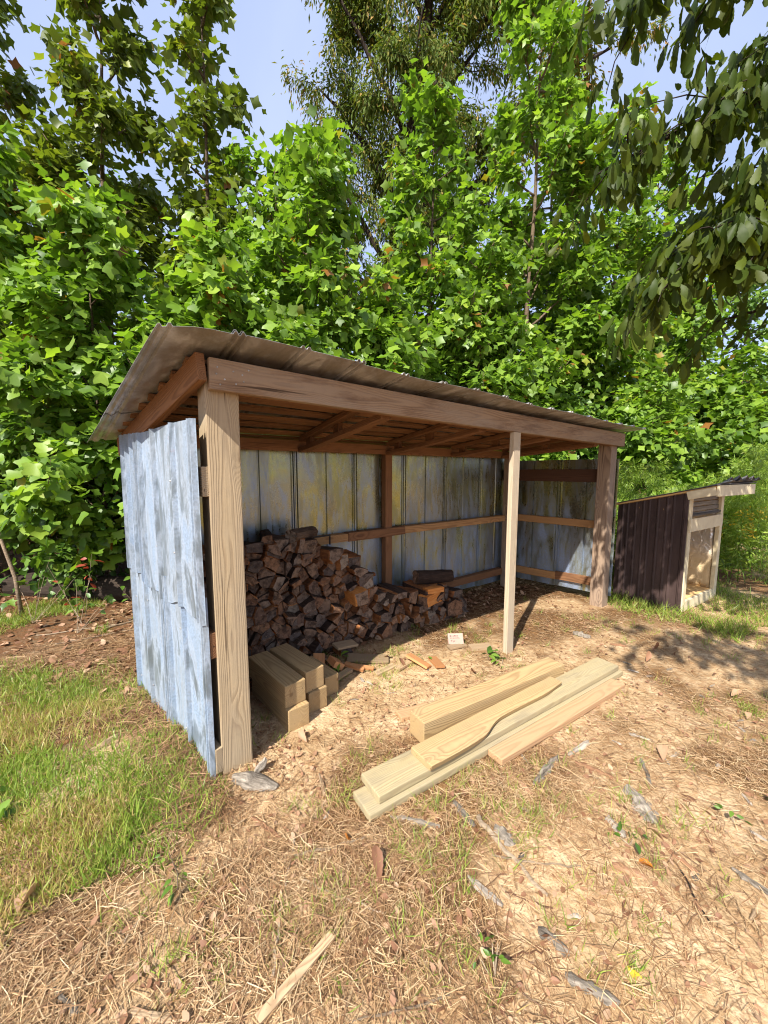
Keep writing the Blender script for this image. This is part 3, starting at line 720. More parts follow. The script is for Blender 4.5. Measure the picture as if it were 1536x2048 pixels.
def loose_log(data, mats, loc, rot, label, name='firewood_log'):
    V, F, fm = data; M = Matrix.LocRotScale(Vector(loc), rot.to_quaternion() if hasattr(rot, 'to_quaternion') else rot, Vector((1, 1, 1)))
    return tag(pymesh(name, V, F, mats, None, M, fm), label, 'firewood', 'loose logs on the firewood pile')
RU = Matrix.Rotation(UA, 3, 'Z')
p = S2W(.72, .92, 1.035); loose_log(round_log(.055, .30, seed=1), LOGM, p, RU @ Matrix.Rotation(.5, 3, 'Z'), 'dark round log with bark lying on the very top of the firewood pile')
p = S2W(.55, .95, 1.02); loose_log(log_mesh([(-.05, -.03), (.05, -.035), (.045, .03), (-.03, .04)], .3), LOGM, p, RU @ Matrix.Rotation(1.3, 3, 'Z'), 'small split log on the pile top beside the dark round log')
p = S2W(2.10, 1.0, .455); loose_log(round_log(.068, .44, seed=2), LOGM, p, RU @ Matrix.Rotation(-.22, 3, 'Z') @ Matrix.Rotation(.06, 3, 'Y'), 'dark barky round log lying lengthwise on the low end of the woodpile')
p = S2W(2.08, .83, .35); loose_log(log_mesh([(-.05, -.02), (.05, -.02), (.05, .025), (-.05, .03)], .2), [M_ORANGESPLIT] * 3, p, RU @ Matrix.Rotation(-.1, 3, 'Z'), 'bright orange split piece below the lengthwise round log')
p = S2W(1.30, .90, .60); loose_log(round_log(.026, .22, 10, seed=3), [M_LOGEND, M_SPLIT, M_SPLIT], p, RU @ Matrix.Rotation(.1, 3, 'Z'), 'thin reddish round stick jutting sideways from the tall pile')
p = S2W(1.28, .74, .47); loose_log(log_mesh([(-.075, -.06), (.06, -.065), (.08, .045), (-.05, .07)], .38), [M_LOGEND, M_ORANGESPLIT, M_BARK], p, RU @ Matrix.Rotation(math.pi / 2, 3, 'Z'), 'large split log with orange side at the step of the pile')
p = S2W(2.02, .80, .27); loose_log(log_mesh([(-.07, -.05), (.07, -.05), (.06, .05), (-.06, .05)], .36), [M_LOGEND, M_ORANGESPLIT, M_ORANGESPLIT], p, RU @ Matrix.Rotation(.25, 3, 'Z'), 'bright orange split log lying sideways in the low end of the pile')
p = S2W(2.42, .74, .13); loose_log(log_mesh([(-.09, -.08), (.08, -.08), (.09, .05), (.0, .1), (-.08, .06)], .36), [M_LOGEND, M_BARK, M_BARK], p, RU @ Matrix.Rotation(1.2, 3, 'Z'), 'large pale ended log chunk closing the right end of the pile')
p = S2W(2.62, .86, .085); loose_log(round_log(.085, .26, seed=5), LOGM, p, RU @ Matrix.Rotation(1.0, 3, 'Z'), 'round log resting on the mulch just past the end of the pile')

# ------------------------------------------------------------------ scraps, offcuts and the block with writing
def scrap(u, v, L, wd, ht, yaw, mat, label, z=.0, roll=0., pitch=0., name='wood_offcut', group='offcuts on the shed floor'):
    p = S2W(u, v); z0 = gh(p.x, p.y) + z
    M = Matrix.Translation((p.x, p.y, z0 + ht / 2)) @ Matrix.Rotation(UA + yaw, 4, 'Z') @ Matrix.Rotation(pitch, 4, 'Y') @ Matrix.Rotation(roll, 4, 'X')
    me = plank_mesh(L, wd, ht, .002, .002, int(1000 * (u + v)))
    return tag(link(name, me.copy(), mat, None, M), label, 'offcut', group)
scrap(1.50, .27, .20, .085, .02, 1.9, M_SCRAP, 'orange offcut leaning up across another on the sand', .03, .25, -.25)
scrap(1.63, .20, .18, .075, .02, 1.2, M_SCRAP, 'orange offcut lying flat under the crossing one', .008, .1, .05)
scrap(1.42, .33, .22, .05, .02, .2, M_GREYSCRAP, 'thin brown offcut lying behind the two crossed orange ones', .004)
blk = scrap(2.00, .34, .135, .095, .035, -UA * 1. + .02, M_PINKBLOCK, 'pale pink wood block with handwriting leaning on a scrap', .035, math.radians(52), 0, 'wood_block')
scrap(1.97, .29, .17, .07, .018, -.3, M_GREYSCRAP, 'flat grey scrap under the block with handwriting', .004)
scrap(2.12, .16, .19, .08, .03, -.45, M_GREYSCRAP, 'grey board end lying between the block with handwriting and the prop', .0)
# the writing on the block: strokes of marker ink, flat on its upper face
def stroke(pts_, parent):
    V, F = [], []
    for (x0, y0), (x1, y1) in zip(pts_, pts_[1:]):
        d = Vector((x1 - x0, y1 - y0)); d.normalize(); nx, ny = -d.y * .0011, d.x * .0011; b = len(V)
        for (x, y) in ((x0 + nx, y0 + ny), (x0 - nx, y0 - ny), (x1 - nx, y1 - ny), (x1 + nx, y1 + ny)): V.append((x, y, .0181))
        F.append((b, b + 1, b + 2, b + 3))
    pymesh('ink_stroke', V, F, M_INK, parent)
stroke([(-.050, .012), (-.050, .030), (-.041, .026), (-.049, .021), (-.040, .016), (-.050, .012)], blk)
rs = random.Random(8)
for (x, y, n_) in ((-.036, .018, 5), (-.05, .0, 7), (-.012, .018, 3)):
    for k in range(n_):
        stroke([(x, y), (x + .003, y + rs.uniform(.005, .011)), (x + .006, y + rs.uniform(-.001, .004)), (x + .009, y + rs.uniform(.002, .008))], blk); x += .0125
stroke([(-.046, -.016), (-.032, -.016)], blk); stroke([(-.039, -.016), (-.039, -.030)], blk)
stroke([(-.028, -.018), (-.024, -.026), (-.019, -.018)], blk); stroke([(-.024, -.026), (-.027, -.036)], blk); stroke([(-.014, -.03), (-.014, -.019), (-.008, -.02), (-.014, -.025)], blk)
for a in [(.80, .62, .24, .09, .022, 1.15, M_SCRAP, 'brown board scrap leaning against the foot of the woodpile', .05, .2, -.45),
          (.72, .50, .20, .10, .022, .5, M_SCRAP, 'brown board scrap lying flat by the timber stack', .01, .1, .0),
          (.66, .47, .12, .08, .07, 1.5, M_SCRAP, 'stubby reddish wood block between timbers and woodpile', .0, .1, .0),
          (.93, .60, .12, .09, .05, 1.5, M_SCRAP, 'square orange wood block standing on edge by the woodpile', .04, .6, .0),
          (.90, .48, .24, .05, .022, .3, M_GREYSCRAP, 'light brown splinter board in front of the orange block', .01, .1, .0),
          (1.10, .74, .20, .10, .02, .05, M_GREYSCRAP, 'grey board scrap with orange end propped on the pile foot', .10, .1, .12),
          (1.22, .58, .34, .11, .02, -.62, M_GREYSCRAP, 'wide tan board scrap lying beside the pile foot', .01, .05, .05),
          (1.04, .50, .16, .035, .025, -.9, M_SCRAP, 'narrow bright orange splinter near the weed', .03, .2, .2),
          (1.10, .47, .17, .03, .02, -.75, M_SCRAP, 'second narrow orange splinter beside the first', .02, .3, .1),
          (1.25, .38, .20, .06, .015, .1, M_GREYSCRAP, 'pale thin slat on the sand before the pile', .0, .0, .0)]:
    scrap(*a)

# ------------------------------------------------------------------ chips, bark and sticks on the ground
def chip_mesh(L, wd, th, seed):
    r_ = random.Random(seed); n_ = 9; V, F = [], []; th *= .75
    a = [r_.uniform(.35, 1.) for _ in range(n_)]; b = [r_.uniform(.35, 1.) for _ in range(n_)]; a[0] *= .4; b[0] *= .4; a[-1] *= .3; b[-1] *= .5
    cv = r_.uniform(-.06, .06)
    for k in range(n_):
        t = k / (n_ - 1) - .5; x = t * L; y0 = cv * L * math.sin(3 * t); h = th * (.6 + .4 * math.cos(t * 3)) * r_.uniform(.7, 1.2)
        V += [(x, y0 - wd / 2 * a[k], 0), (x, y0 - wd * .22 * a[k], h), (x, y0 + wd * .2 * b[k], h * r_.uniform(.6, 1.1)), (x, y0 + wd / 2 * b[k], .0)]
        V.append((x, y0, -th * .3))
    for k in range(n_ - 1):
        p, q = 5 * k, 5 * k + 5
        for e in range(5):
            f = (e, (e + 1) % 5); F.append((p + f[0], q + f[0], q + f[1], p + f[1]))
    F += [(0, 1, 2, 3, 4), tuple(5 * (n_ - 1) + e for e in (4, 3, 2, 1, 0))]
    F = [tuple(reversed(f)) for f in F]
    return V, F
def chip(a, b, wd, th, mat, label, seed, name='bark_chip', cat='bark chip', group='bark and wood chips on the ground'):
    a, b = Vector((*a, 0)), Vector((*b, 0)); L = (b - a).length; yaw = math.atan2(b.y - a.y, b.x - a.x); c = (a + b) / 2
    V, F = chip_mesh(L, wd, th, seed)
    o = pymesh(name, V, F, mat, None, Matrix.Translation((c.x, c.y, gh(c.x, c.y) + .004)) @ Matrix.Rotation(yaw, 4, 'Z') @ Matrix.Rotation(random.Random(seed).uniform(-.08, .08), 4, 'X'))
    return tag(o, label, cat, group)
GB, BB = M_GREYBARK, M_BROWNBARK
CH = [((.744, 1.753), (.944, 1.938), .06, .04, GB, 'thick grey wood chunk just right of the reddish board end'),
      ((1.015, 1.945), (1.172, 2.062), .05, .02, GB, 'grey bark piece right of the middle of the reddish board'),
      ((1.199, 1.738), (1.193, 1.537), .11, .025, GB, 'biggest grey bark slab, split and layered, right of the loose boards'),
      ((1.005, 1.574), (1.021, 1.472), .06, .018, GB, 'grey bark slab lying just nearer than the biggest slab'),
      ((.027, 1.561), (.245, 1.525), .04, .02, GB, 'long whitish wood sliver in front of the near board ends'),
      ((.485, 1.525), (.542, 1.435), .07, .02, GB, 'whitish rotten wood flake beside the long split stick'),
      ((.32, 1.317), (.423, 1.215), .045, .016, GB, 'narrow grey bark strip near the crossing twigs'),
      ((.521, 1.147), (.602, 1.086), .06, .022, GB, 'grey layered wood piece beside the dark soil patch'),
      ((.557, 1.024), (.689, .963), .05, .015, GB, 'grey bark piece close to the yellow leaf'),
      ((1.36, 1.345), (1.43, 1.22), .04, .02, GB, 'pale grey chip at the right picture edge'),
      ((1.449, 2.126), (1.535, 2.066), .04, .012, GB, 'small grey chip beyond the grey bark piece, towards the shade'),
      ((.322, 1.652), (.398, 1.525), .045, .014, GB, 'grey bark strip joining the top of the long split stick'),
      ((.63, 1.84), (.72, 1.70), .05, .012, BB, 'brown curled bark flake below the reddish board end'),
      ((-.328, 1.817), (-.279, 1.666), .035, .014, M_GREYSCRAP, 'flat tan wood chip between left post and loose boards'),
      ((1.021, 1.902), (1.16, 1.79), .045, .012, BB, 'long brown bark flake beside the thick grey chunk'),
      ((1.386, 1.919), (1.32, 1.753), .03, .01, GB, 'thin grey sliver near the right hand bark slab'),
      ((.90, 1.36), (1.01, 1.31), .05, .01, BB, 'brown bark flake next to the orange leaf'),
      ((1.17, 1.43), (1.21, 1.33), .04, .01, BB, 'brown curled flake right of the orange leaf'),
      ((-.432, 1.479), (-.60, 1.561), .03, .01, BB, 'brown bark strip in the straw before the driftwood'),
      ((-.985, 1.001), (-.877, .932), .03, .012, GB, 'small white forked chip in the left bottom corner'),
      ((.063, 2.054), (.131, 1.994), .05, .01, BB, 'orange brown bark flake at the near end of the thick timber'),
      ((-.735, .942), (-.60, .932), .04, .015, M_GREYSCRAP, 'pale broken wood at the bottom picture edge'),
      ((-1.66, 1.90), (-1.55, 2.10), .07, .012, M_GREYSCRAP, 'flat pale stone like scrap half buried in the grass'),
      ((-2.08, 2.72), (-1.86, 2.70), .06, .012, M_GREYSCRAP, 'pale flat chip beside the rear of the left wall'),
      ((1.79, 3.50), (1.90, 3.40), .09, .05, GB, 'chunky pale grey block right of the thin prop'),
      ((2.02, 3.30), (2.14, 3.24), .05, .014, BB, 'brown chip nearer than the chunky grey block')]
for k, a in enumerate(CH): chip(*a, seed=200 + k)
# small chips that nothing tells apart
rc = random.Random(77)
TINY = []
def spot(x, y):
    u, v = W2S(x, y)
    if x < -1.8: return 'at the wood edge left of the shed'
    if v > .05: return 'inside the shed, right part' if u > 2.4 else 'inside the shed, before the woodpile'
    if v > -.45: return 'between the shed and the loose boards'
    if u > 2.2: return 'beyond the far end of the loose boards'
    if y > 1.75: return 'right of the reddish board'
    return 'on the near straw, right half' if x > .75 else ('on the near straw, middle' if x > .15 else 'on the near straw, left of centre')
for k in range(115):
    x, y = rc.uniform(-.3, 2.4), rc.uniform(1.0, 3.0)
    u, v = W2S(x, y)
    if v > -.3 and v < .05 and .3 < u < 2.7: continue
    if v < -.25 and v > -.95 and .3 < u < 2.7: 
        if rc.random() < .8: continue
    th = rc.uniform(0, 3.14); L = rc.uniform(.03, .075)
    o = chip((x - L * math.cos(th) / 2, y - L * math.sin(th) / 2), (x + L * math.cos(th) / 2, y + L * math.sin(th) / 2), rc.uniform(.012, .03), rc.uniform(.005, .012), rc.choice([GB, BB, M_GREYSCRAP, GB]),
         'tiny wood chip', 300 + k, 'wood_chip', 'wood chip', 'tiny wood chips among the straw')
    mm = o.data.materials[0]; TINY.append((('tiny grey' if mm == GB else 'tiny brown' if mm == BB else 'tiny tan') + ' wood chip ' + spot(x, y), x, o))
order_labels(TINY)
# driftwood lump at the foot of the left post
def driftwood():
    V, F = chip_mesh(.26, .13, .06, 991)
    V = [(x, y * (1.3 - abs(x) * 2) + .05 * max(0, -x) , z * (1.2 if x < 0 else .7)) for x, y, z in V]
    o = pymesh('driftwood', V, F, GB, None, Matrix.Translation((-.64, 1.752, .012)) @ Matrix.Rotation(-.3, 4, 'Z'))
    md = o.modifiers.new('rounding', 'SUBSURF'); md.levels = md.render_levels = 1
    tag(o, 'pale weathered driftwood lump at the foot of the left post', 'driftwood')
    V, F = chip_mesh(.12, .05, .035, 992)
    pymesh('prong', V, F, GB, o, Matrix.Translation((-.02, .055, .02)) @ Matrix.Rotation(1.25, 4, 'Z') @ Matrix.Rotation(-.5, 4, 'Y'))
driftwood()
def tube(path, radii, sides=6):
    path = [Vector(p) for p in path]; V, F = [], []
    for k, p in enumerate(path):
        d = (path[min(k + 1, len(path) - 1)] - path[max(k - 1, 0)]).normalized()
        a = d.cross(Vector((0, 0, 1))); a = a.normalized() if a.length > 1e-3 else Vector((1, 0, 0)); b = d.cross(a)
        for e in range(sides):
            t = 2 * math.pi * e / sides; V.append(tuple(p + (a * math.cos(t) + b * math.sin(t)) * radii[k]))
    for k in range(len(path) - 1):
        for e in range(sides): F.append((k * sides + e, k * sides + (e + 1) % sides, (k + 1) * sides + (e + 1) % sides, (k + 1) * sides + e))
    F.append(tuple(range(sides - 1, -1, -1))); F.append(tuple((len(path) - 1) * sides + e for e in range(sides)))
    return V, F
def stick(pts_, r0, r1, mat, label, flat=1., seed=0, group='sticks on the ground'):
    r_ = random.Random(seed); P = []
    for (x0, y0), (x1, y1) in zip(pts_, pts_[1:]):
        for k in range(6): t = k / 6; P.append((x0 + (x1 - x0) * t + r_.uniform(-.006, .006), y0 + (y1 - y0) * t + r_.uniform(-.006, .006)))
    P.append(pts_[-1]); n_ = len(P); o3 = P[n_ // 2]; oz = gh(*o3)
    path = [(x - o3[0], y - o3[1], gh(x, y) - oz + .006 + r_.uniform(0, .004)) for x, y in P]
    V, F = tube(path, [(r0 + (r1 - r0) * k / (n_ - 1)) * r_.uniform(.85, 1.15) for k in range(n_)], 6)
    tag(pymesh('stick', V, F, mat, None, Matrix.Translation((o3[0], o3[1], oz))), label, 'stick', group)
stick([(-.375, 1.463), (-.369, 1.239), (-.341, 1.018)], .004, .006, M_STICK, 'long thin dark stick pointing away from the bottom edge', seed=1)
tag(board('stick', (-.172, 1.122, .018), (-.357, .924, .012), .028, .010, M_GREYSCRAP, None, bev=.002, warp=.002, seed=95), 'flat grey lath at the bottom edge under the long stick', 'stick', 'sticks on the ground')
stick([(.418, 1.561), (.50, 1.40), (.596, 1.244)], .011, .006, M_STICK, 'long pale split stick running towards the bare sand', seed=2)
stick([(.437, 1.394), (.6, 1.36), (.775, 1.345)], .004, .003, M_STICK, 'thin twig crossing the long pale split stick', seed=3)
stick([(-.359, 1.394), (-.2, 1.43), (-.08, 1.468)], .006, .004, M_STICK, 'grey twig left of the near board ends', seed=4)
stick([(-.318, 1.299), (-.16, 1.239), (0., 1.192)], .003, .0035, M_STICK, 'thin curved twig in the middle of the straw', seed=5)
stick([(-.855, 1.086), (-.84, 1.207)], .003, .002, M_STICK, 'short pale twig at the edge of the green grass', seed=6)
stick([(1.156, 1.345), (1.119, 1.162)], .003, .004, M_DARKTRUNK, 'thin dark twig on the bare sand patch', seed=7)
stick([(.352, 1.061), (.45, 1.08), (.537, 1.086)], .003, .002, M_STRAW, 'yellow straw stalk in front of the grey layered wood', seed=8)
stick([(.445, 1.256), (.598, 1.207)], .003, .003, M_STRAW, 'yellow straw stalk behind the grey layered wood', seed=9)
stick([(-2.80, 3.60), (-2.50, 3.95)], .010, .006, M_STICK, 'pale branch lying at the wood edge left of the shed', seed=10)
stick([(-2.95, 3.30), (-2.45, 3.62)], .007, .005, M_STICK, 'thin fallen branch on the leaf litter behind the left wall', seed=11)
stick([(-3.3, 3.5), (-2.7, 3.75)], .006, .005, M_STICK, 'fallen twig among brown leaves by the wood edge', seed=12)
stick([(-.096, .924), (.196, .984)], .003, .003, M_STICK, 'thin stalk along the bottom edge of the picture', seed=13)
# fallen log and stems at the wood edge
V, F, fm = round_log(.15, 1.9, 16, seed=31)
M = Matrix.Translation((-4.7, 4.75, .13)) @ Matrix.Rotation(-.12, 4, 'Z')
tag(pymesh('fallen_log', V, F, [M_LOGEND, M_DARKTRUNK, M_DARKTRUNK], None, M, fm), 'thick dark fallen log lying under the left bushes', 'log')

# ------------------------------------------------------------------ small shelter with brown metal side
DA = R(90 - 57)
dog = empty('small_shelter', (3.247, 4.09, 0), DA)
tag(dog, 'small animal shelter with dark brown metal side and cream front', 'shelter')
DW, DD = 1.0, .70
def dz(v): return 1.318 - .26 * v
def dsheet(v0, wd, k):
    def fn(s, t, h):
        v = v0 + s; return (-.004 - h * .9 - .002 * (k % 2), v, .0 + (dz(v) - .0) * t)
    sheet('side_sheet', wd, 1, fn, M_BROWN, dog, [.028, wd * .5, wd * .75], .011, .014, 6)
dsheet(.0, .25, 0); dsheet(.245, .235, 1); dsheet(.475, .225, 2)
def dbox(name, a, b, mat, bev=.003):
    a, b = Vector(a), Vector(b); c = (a + b) / 2; s = b - a
    # local X along the longest side so that the grain follows it
    k = max(range(3), key=lambda i: s[i])
    if k == 0: return board(name, (a.x, c.y, c.z), (b.x, c.y, c.z), s.y, s.z, mat, dog, (0, 0, 1), bev)
    if k == 1: return board(name, (c.x, a.y, c.z), (c.x, b.y, c.z), s.x, s.z, mat, dog, (0, 0, 1), bev)
    return board(name, (c.x, c.y, a.z), (c.x, c.y, b.z), s.x, s.y, mat, dog, (0, 1, 0), bev)
dbox('corner_trim', (.0, -.022, .0), (.075, .02, 1.315), M_CREAM)
dbox('corner_trim', (DW - .085, -.022, .0), (DW, .02, 1.315), M_CREAM)
dbox('header_board', (-.012, -.044, .90), (DW - .07, -.0225, 1.04), M_CREAM)
dbox('sill_board', (.0755, -.020, .0), (DW - .0855, .012, .115), M_CREAM)
dbox('floor', (.03, .014, .075), (DW - .03, DD - .03, .112), M_PLY)
dbox('edge_strip', (-.026, -.012, .0), (-.004, .018, 1.31), M_BROWN)
# inner walls: foil lining on the far side and back
def panel(name, P, mat):
    me = pymesh(name, P, [(0, 1, 2, 3)], mat, dog); md = me.modifiers.new('t', 'SOLIDIFY'); md.thickness = .012; return me
def lining(name, a, b, mat):
    V, F = [], []; n_ = 14; r_ = random.Random(3)
    for i_ in range(n_ + 1):
        for j_ in range(n_ + 1):
            s, t = i_ / n_, j_ / n_; p = Vector(a).lerp(Vector(b), s); zt = dz(p.y) - .03
            V.append((p.x + r_.uniform(-.006, .006), p.y + r_.uniform(-.004, .004), .115 + (zt - .115) * t))
    for i_ in range(n_):
        for j_ in range(n_): q = i_ * (n_ + 1) + j_; F.append((q, q + n_ + 1, q + n_ + 2, q + 1))
    o = pymesh(name, V, F, mat, dog, smooth=True); md = o.modifiers.new('t', 'SOLIDIFY'); md.thickness = .01
lining('foil_lining', (DW - .05, .03, 0), (DW - .05, DD - .04, 0), M_FOIL)
lining('foil_lining', (.03, DD - .03, 0), (DW - .04, DD - .03, 0), M_FOIL)
lining('inner_wall', (.025, .03, 0), (.025, DD - .04, 0), M_CREAM)
V = [(DW, 0, 0), (DW, DD, 0), (DW, DD, dz(DD)), (DW, 0, dz(0))]
def slab(name, P, th, mat):
    Q = [Vector(p) for p in P]; nn_ = (Q[1] - Q[0]).cross(Q[3] - Q[0]).normalized() * th
    V = [tuple(q) for q in Q] + [tuple(q - nn_) for q in Q]
    pymesh(name, V, [(0, 1, 2, 3), (7, 6, 5, 4), (0, 4, 5, 1), (1, 5, 6, 2), (2, 6, 7, 3), (3, 7, 4, 0)], mat, dog)
slab('side_wall', [(DW - .01, .021, 0), (DW - .01, DD, 0), (DW - .01, DD, dz(DD)), (DW - .01, .021, dz(.02))], .02, M_BROWN)
slab('back_wall', [(DW - .011, DD - .001, 0), (.0, DD - .001, 0), (.0, DD - .001, dz(DD) - .003), (DW - .011, DD - .001, dz(DD) - .003)], .02, M_BROWN)
# screened vent under the eave with slats
for k in range(4): dbox('vent_slat', (.076, .0 + .003 * k, 1.052 + .055 * k), (DW - .086, .012 + .003 * k, 1.098 + .055 * k), M_VENT, .002)
dbox('vent_rod', (.076, -.022, 1.066), (DW - .03, -.008, 1.082), M_DARKMETAL, .004)
# roof: deck, cream fascia boards, ragged felt
OV = .24
def rp(u, v, d=0.): return (u, v, dz(v) + .006 + d)
slab('roof_deck', [rp(-.03, -OV), rp(DW + .09, -OV), rp(DW + .09, DD + .06), rp(-.03, DD + .06)], -.016, M_PLY)
board('fascia', (-.04, -OV - .012, dz(-OV) - .030), (DW + .10, -OV - .012, dz(-OV) - .038), .022, .115, M_CREAM, dog)
board('barge_board', (-.036, -OV, dz(-OV) - .032), (-.036, .0, dz(0.) - .032), .020, .085, M_CREAM, dog)
slab('roof_felt', [rp(-.055, -OV - .03, .022), rp(DW + .115, -OV - .03, .022), rp(DW + .115, DD + .08, .022), rp(-.055, DD + .08, .022)], -.006, M_SHINGLE)
rf = random.Random(6)
for k in range(9):
    u = -.03 + k * .115 + rf.uniform(-.03, .03); L = rf.uniform(.14, .3); wd = rf.uniform(.12, .22); cz = rf.uniform(.005, .05)
    V, F = [], []
    for a in range(5):
        t = a / 4; v = -OV - .07 + rf.uniform(-.02, .02) + t * L
        for b in range(3): V.append((u + b * wd / 2 + rf.uniform(-.012, .012), v, dz(v) + .034 + .004 * k % .01 + cz * (1 - t) ** 2 * (b % 2 + .4) + rf.uniform(0, .006)))
    for a in range(4):
        for b in range(2): q = a * 3 + b; F.append((q, q + 1, q + 4, q + 3))
    o = pymesh('felt_flap', V, F, M_SHINGLE, dog); md = o.modifiers.new('t', 'SOLIDIFY'); md.thickness = .004

# ------------------------------------------------------------------ leaf shapes (base at the origin, tip along +Y, face up +Z)
def leaf_shape(half, mid, fold=.2, droop=.25, side=0.):
    """half: outline points (x >= 0, y) from base to tip; mid: midrib y values"""
    V = []; n_ = len(half)
    for (x, y) in half: V.append((x, y))
    tv = []
    def z(x, y): return abs(x) * fold - droop * y * y + side * x * y
    M0 = [(0., y) for y in mid]
    for p in M0: tv.append((p[0], p[1], z(*p)))
    k = len(M0)
    for (x, y) in half: tv.append((x, y, z(x, y)))
    for (x, y) in half: tv.append((-x, y, z(-x, y)))
    T = []
    def fan(o, flip):
        # walk the outline and the midrib together
        i = 0; j = 0
        ys = [h[1] for h in half]
        while j < n_ - 1 or i < k - 1:
            if j < n_ - 1 and (i == k - 1 or half[j + 1][1] <= mid[i + 1] + 1e-6 or (n_ - 1 - j) * k > (k - 1 - i) * n_):
                t = (i, o + j, o + j + 1); j += 1
            else:
                t = (i, o + j, i + 1); i += 1
            T.append(t if not flip else (t[0], t[2], t[1]))
    fan(k, False); fan(k + n_, True)
    return np.array(tv, float), np.array(T, int)
TULIP = [(.06, -.02), (.36, .03), (.52, .17), (.36, .40), (.44, .66), (.40, .86), (.10, .80)]
TULIPS = [leaf_shape([(.36, .02), (.51, .16), (.35, .42), (.44, .72), (.38, .87)], [0, .76], f, d, s) for f, d, s in ((.25, .25, .1), (.1, .45, -.2), (.4, .15, .2), (-.05, .6, .0), (.3, .05, -.15))]
TULIP_FEW = [leaf_shape([(.42, .04), (.33, .42), (.40, .85)], [0, .72], f, d, s) for f, d, s in ((.25, .25, .1), (.1, .45, -.2), (.4, .15, .2), (-.05, .6, .0), (.3, .05, -.15))]
OAK = [(.02, .0), (.08, .12), (.15, .25), (.17, .38), (.235, .46), (.215, .55), (.27, .64), (.235, .73), (.25, .82), (.17, .90), (.07, .985)]
OAKS = [leaf_shape([(x * .82, y) for x, y in OAK], [0, .3, .6, 1.0], f, d, s) for f, d, s in ((.3, .25, .2), (.15, .5, -.2), (.5, .1, .1), (-.1, .4, .3), (.35, .6, -.3), (.2, -.1, .2))]
OVAL = [(.05, .05), (.24, .3), (.26, .55), (.12, .85)]
OVALS = [leaf_shape(OVAL, [0, .5, 1.0], f, d, 0) for f, d in ((.25, .3), (.1, .5), (.4, .1))]
MAPLEL = [(.05, -.02), (.42, .1), (.30, .28), (.52, .55), (.24, .55), (.12, .72)]
MAPLE_FEW = [leaf_shape([(.40, .08), (.33, .36), (.36, .66)], [0, 1.0], f, d, s) for f, d, s in ((.2, .3, .1), (.05, .5, -.1), (.35, .1, .0))]
MAPLES = [leaf_shape(MAPLEL, [0, .45, 1.0], f, d, s) for f, d, s in ((.2, .3, .1), (.05, .5, -.1), (.35, .1, .0))]
NARROW = [(.03, .02), (.16, .35), (.12, .65)]
NARROWS = [leaf_shape([(.15, .45)], [0, 1.0], f, d, 0) for f, d in ((.3, .3), (.2, .6), (.4, .1))]

# ------------------------------------------------------------------ trees
def crown_leaves(br, r_, n_leaf, size, flat=.75, jit=.13, tip=.3, power=1., tint=None):
    """br: list of branch polylines (k x 3). returns pos, normal, direction, size"""
    lens = np.array([np.linalg.norm(np.diff(b, axis=0), axis=1).sum() for b in br]); wt = lens ** power; cnt = r_.multinomial(n_leaf, wt / wt.sum())
    P, Nn, D = [], [], []
    for b, c in zip(br, cnt):
        if not c: continue
        if tint is not None: tint.append(np.full(c, r_.normal() * .13))
        k = len(b); t = tip + (1 - tip) * r_.random(c) ** .75; f = t * (k - 1); i_ = np.minimum(f.astype(int), k - 2); fr = (f - i_)[:, None]
        p = b[i_] * (1 - fr) + b[i_ + 1] * fr; d = nrm(b[i_ + 1] - b[i_])
        rnd = r_.normal(size=(c, 3)); side = nrm(rnd - (rnd * d).sum(-1, keepdims=True) * d)
        out = nrm(side + d * .5); off = np.abs(r_.normal(size=(c, 1))) * jit + .02
        P.append(p + out * off); D.append(out + np.array([0, 0, -.45]) + .3 * r_.normal(size=(c, 3)))
        Nn.append(np.array([0, 0, flat]) + .45 * out + .42 * r_.normal(size=(c, 3)))
    P = np.concatenate(P); n_ = len(P)
    return P, np.concatenate(Nn), np.concatenate(D), size * (.6 + .7 * r_.random(n_))
def curve_branch(p, az, el, L, r_, k=6, bend=.35):
    q = [np.array(p, float)]; e = el; a = az
    for i_ in range(k):
        d = np.array([math.sin(a) * math.cos(e), math.cos(a) * math.cos(e), math.sin(e)]); q.append(q[-1] + d * L / k)
        e += bend / k + r_.normal() * .09; a += r_.normal() * .12
    return np.array(q)
def merge_tubes(tubes):
    V, F = [], []
    for (v, f) in tubes:
        b = len(V); V += v; F += [tuple(b + i for i in q) for q in f]
    return V, F
def in_view(P):
    """rough test: which points lie inside the camera's field"""
    th = R(6.1); x, y, z = P[:, 0], P[:, 1], P[:, 2] - CAM_H
    fw = y * math.cos(th) - z * math.sin(th); up = y * math.sin(th) + z * math.cos(th)
    return (fw > .3) & (np.abs(x) < fw * 1.02) & (np.abs(up) < fw * 1.36)
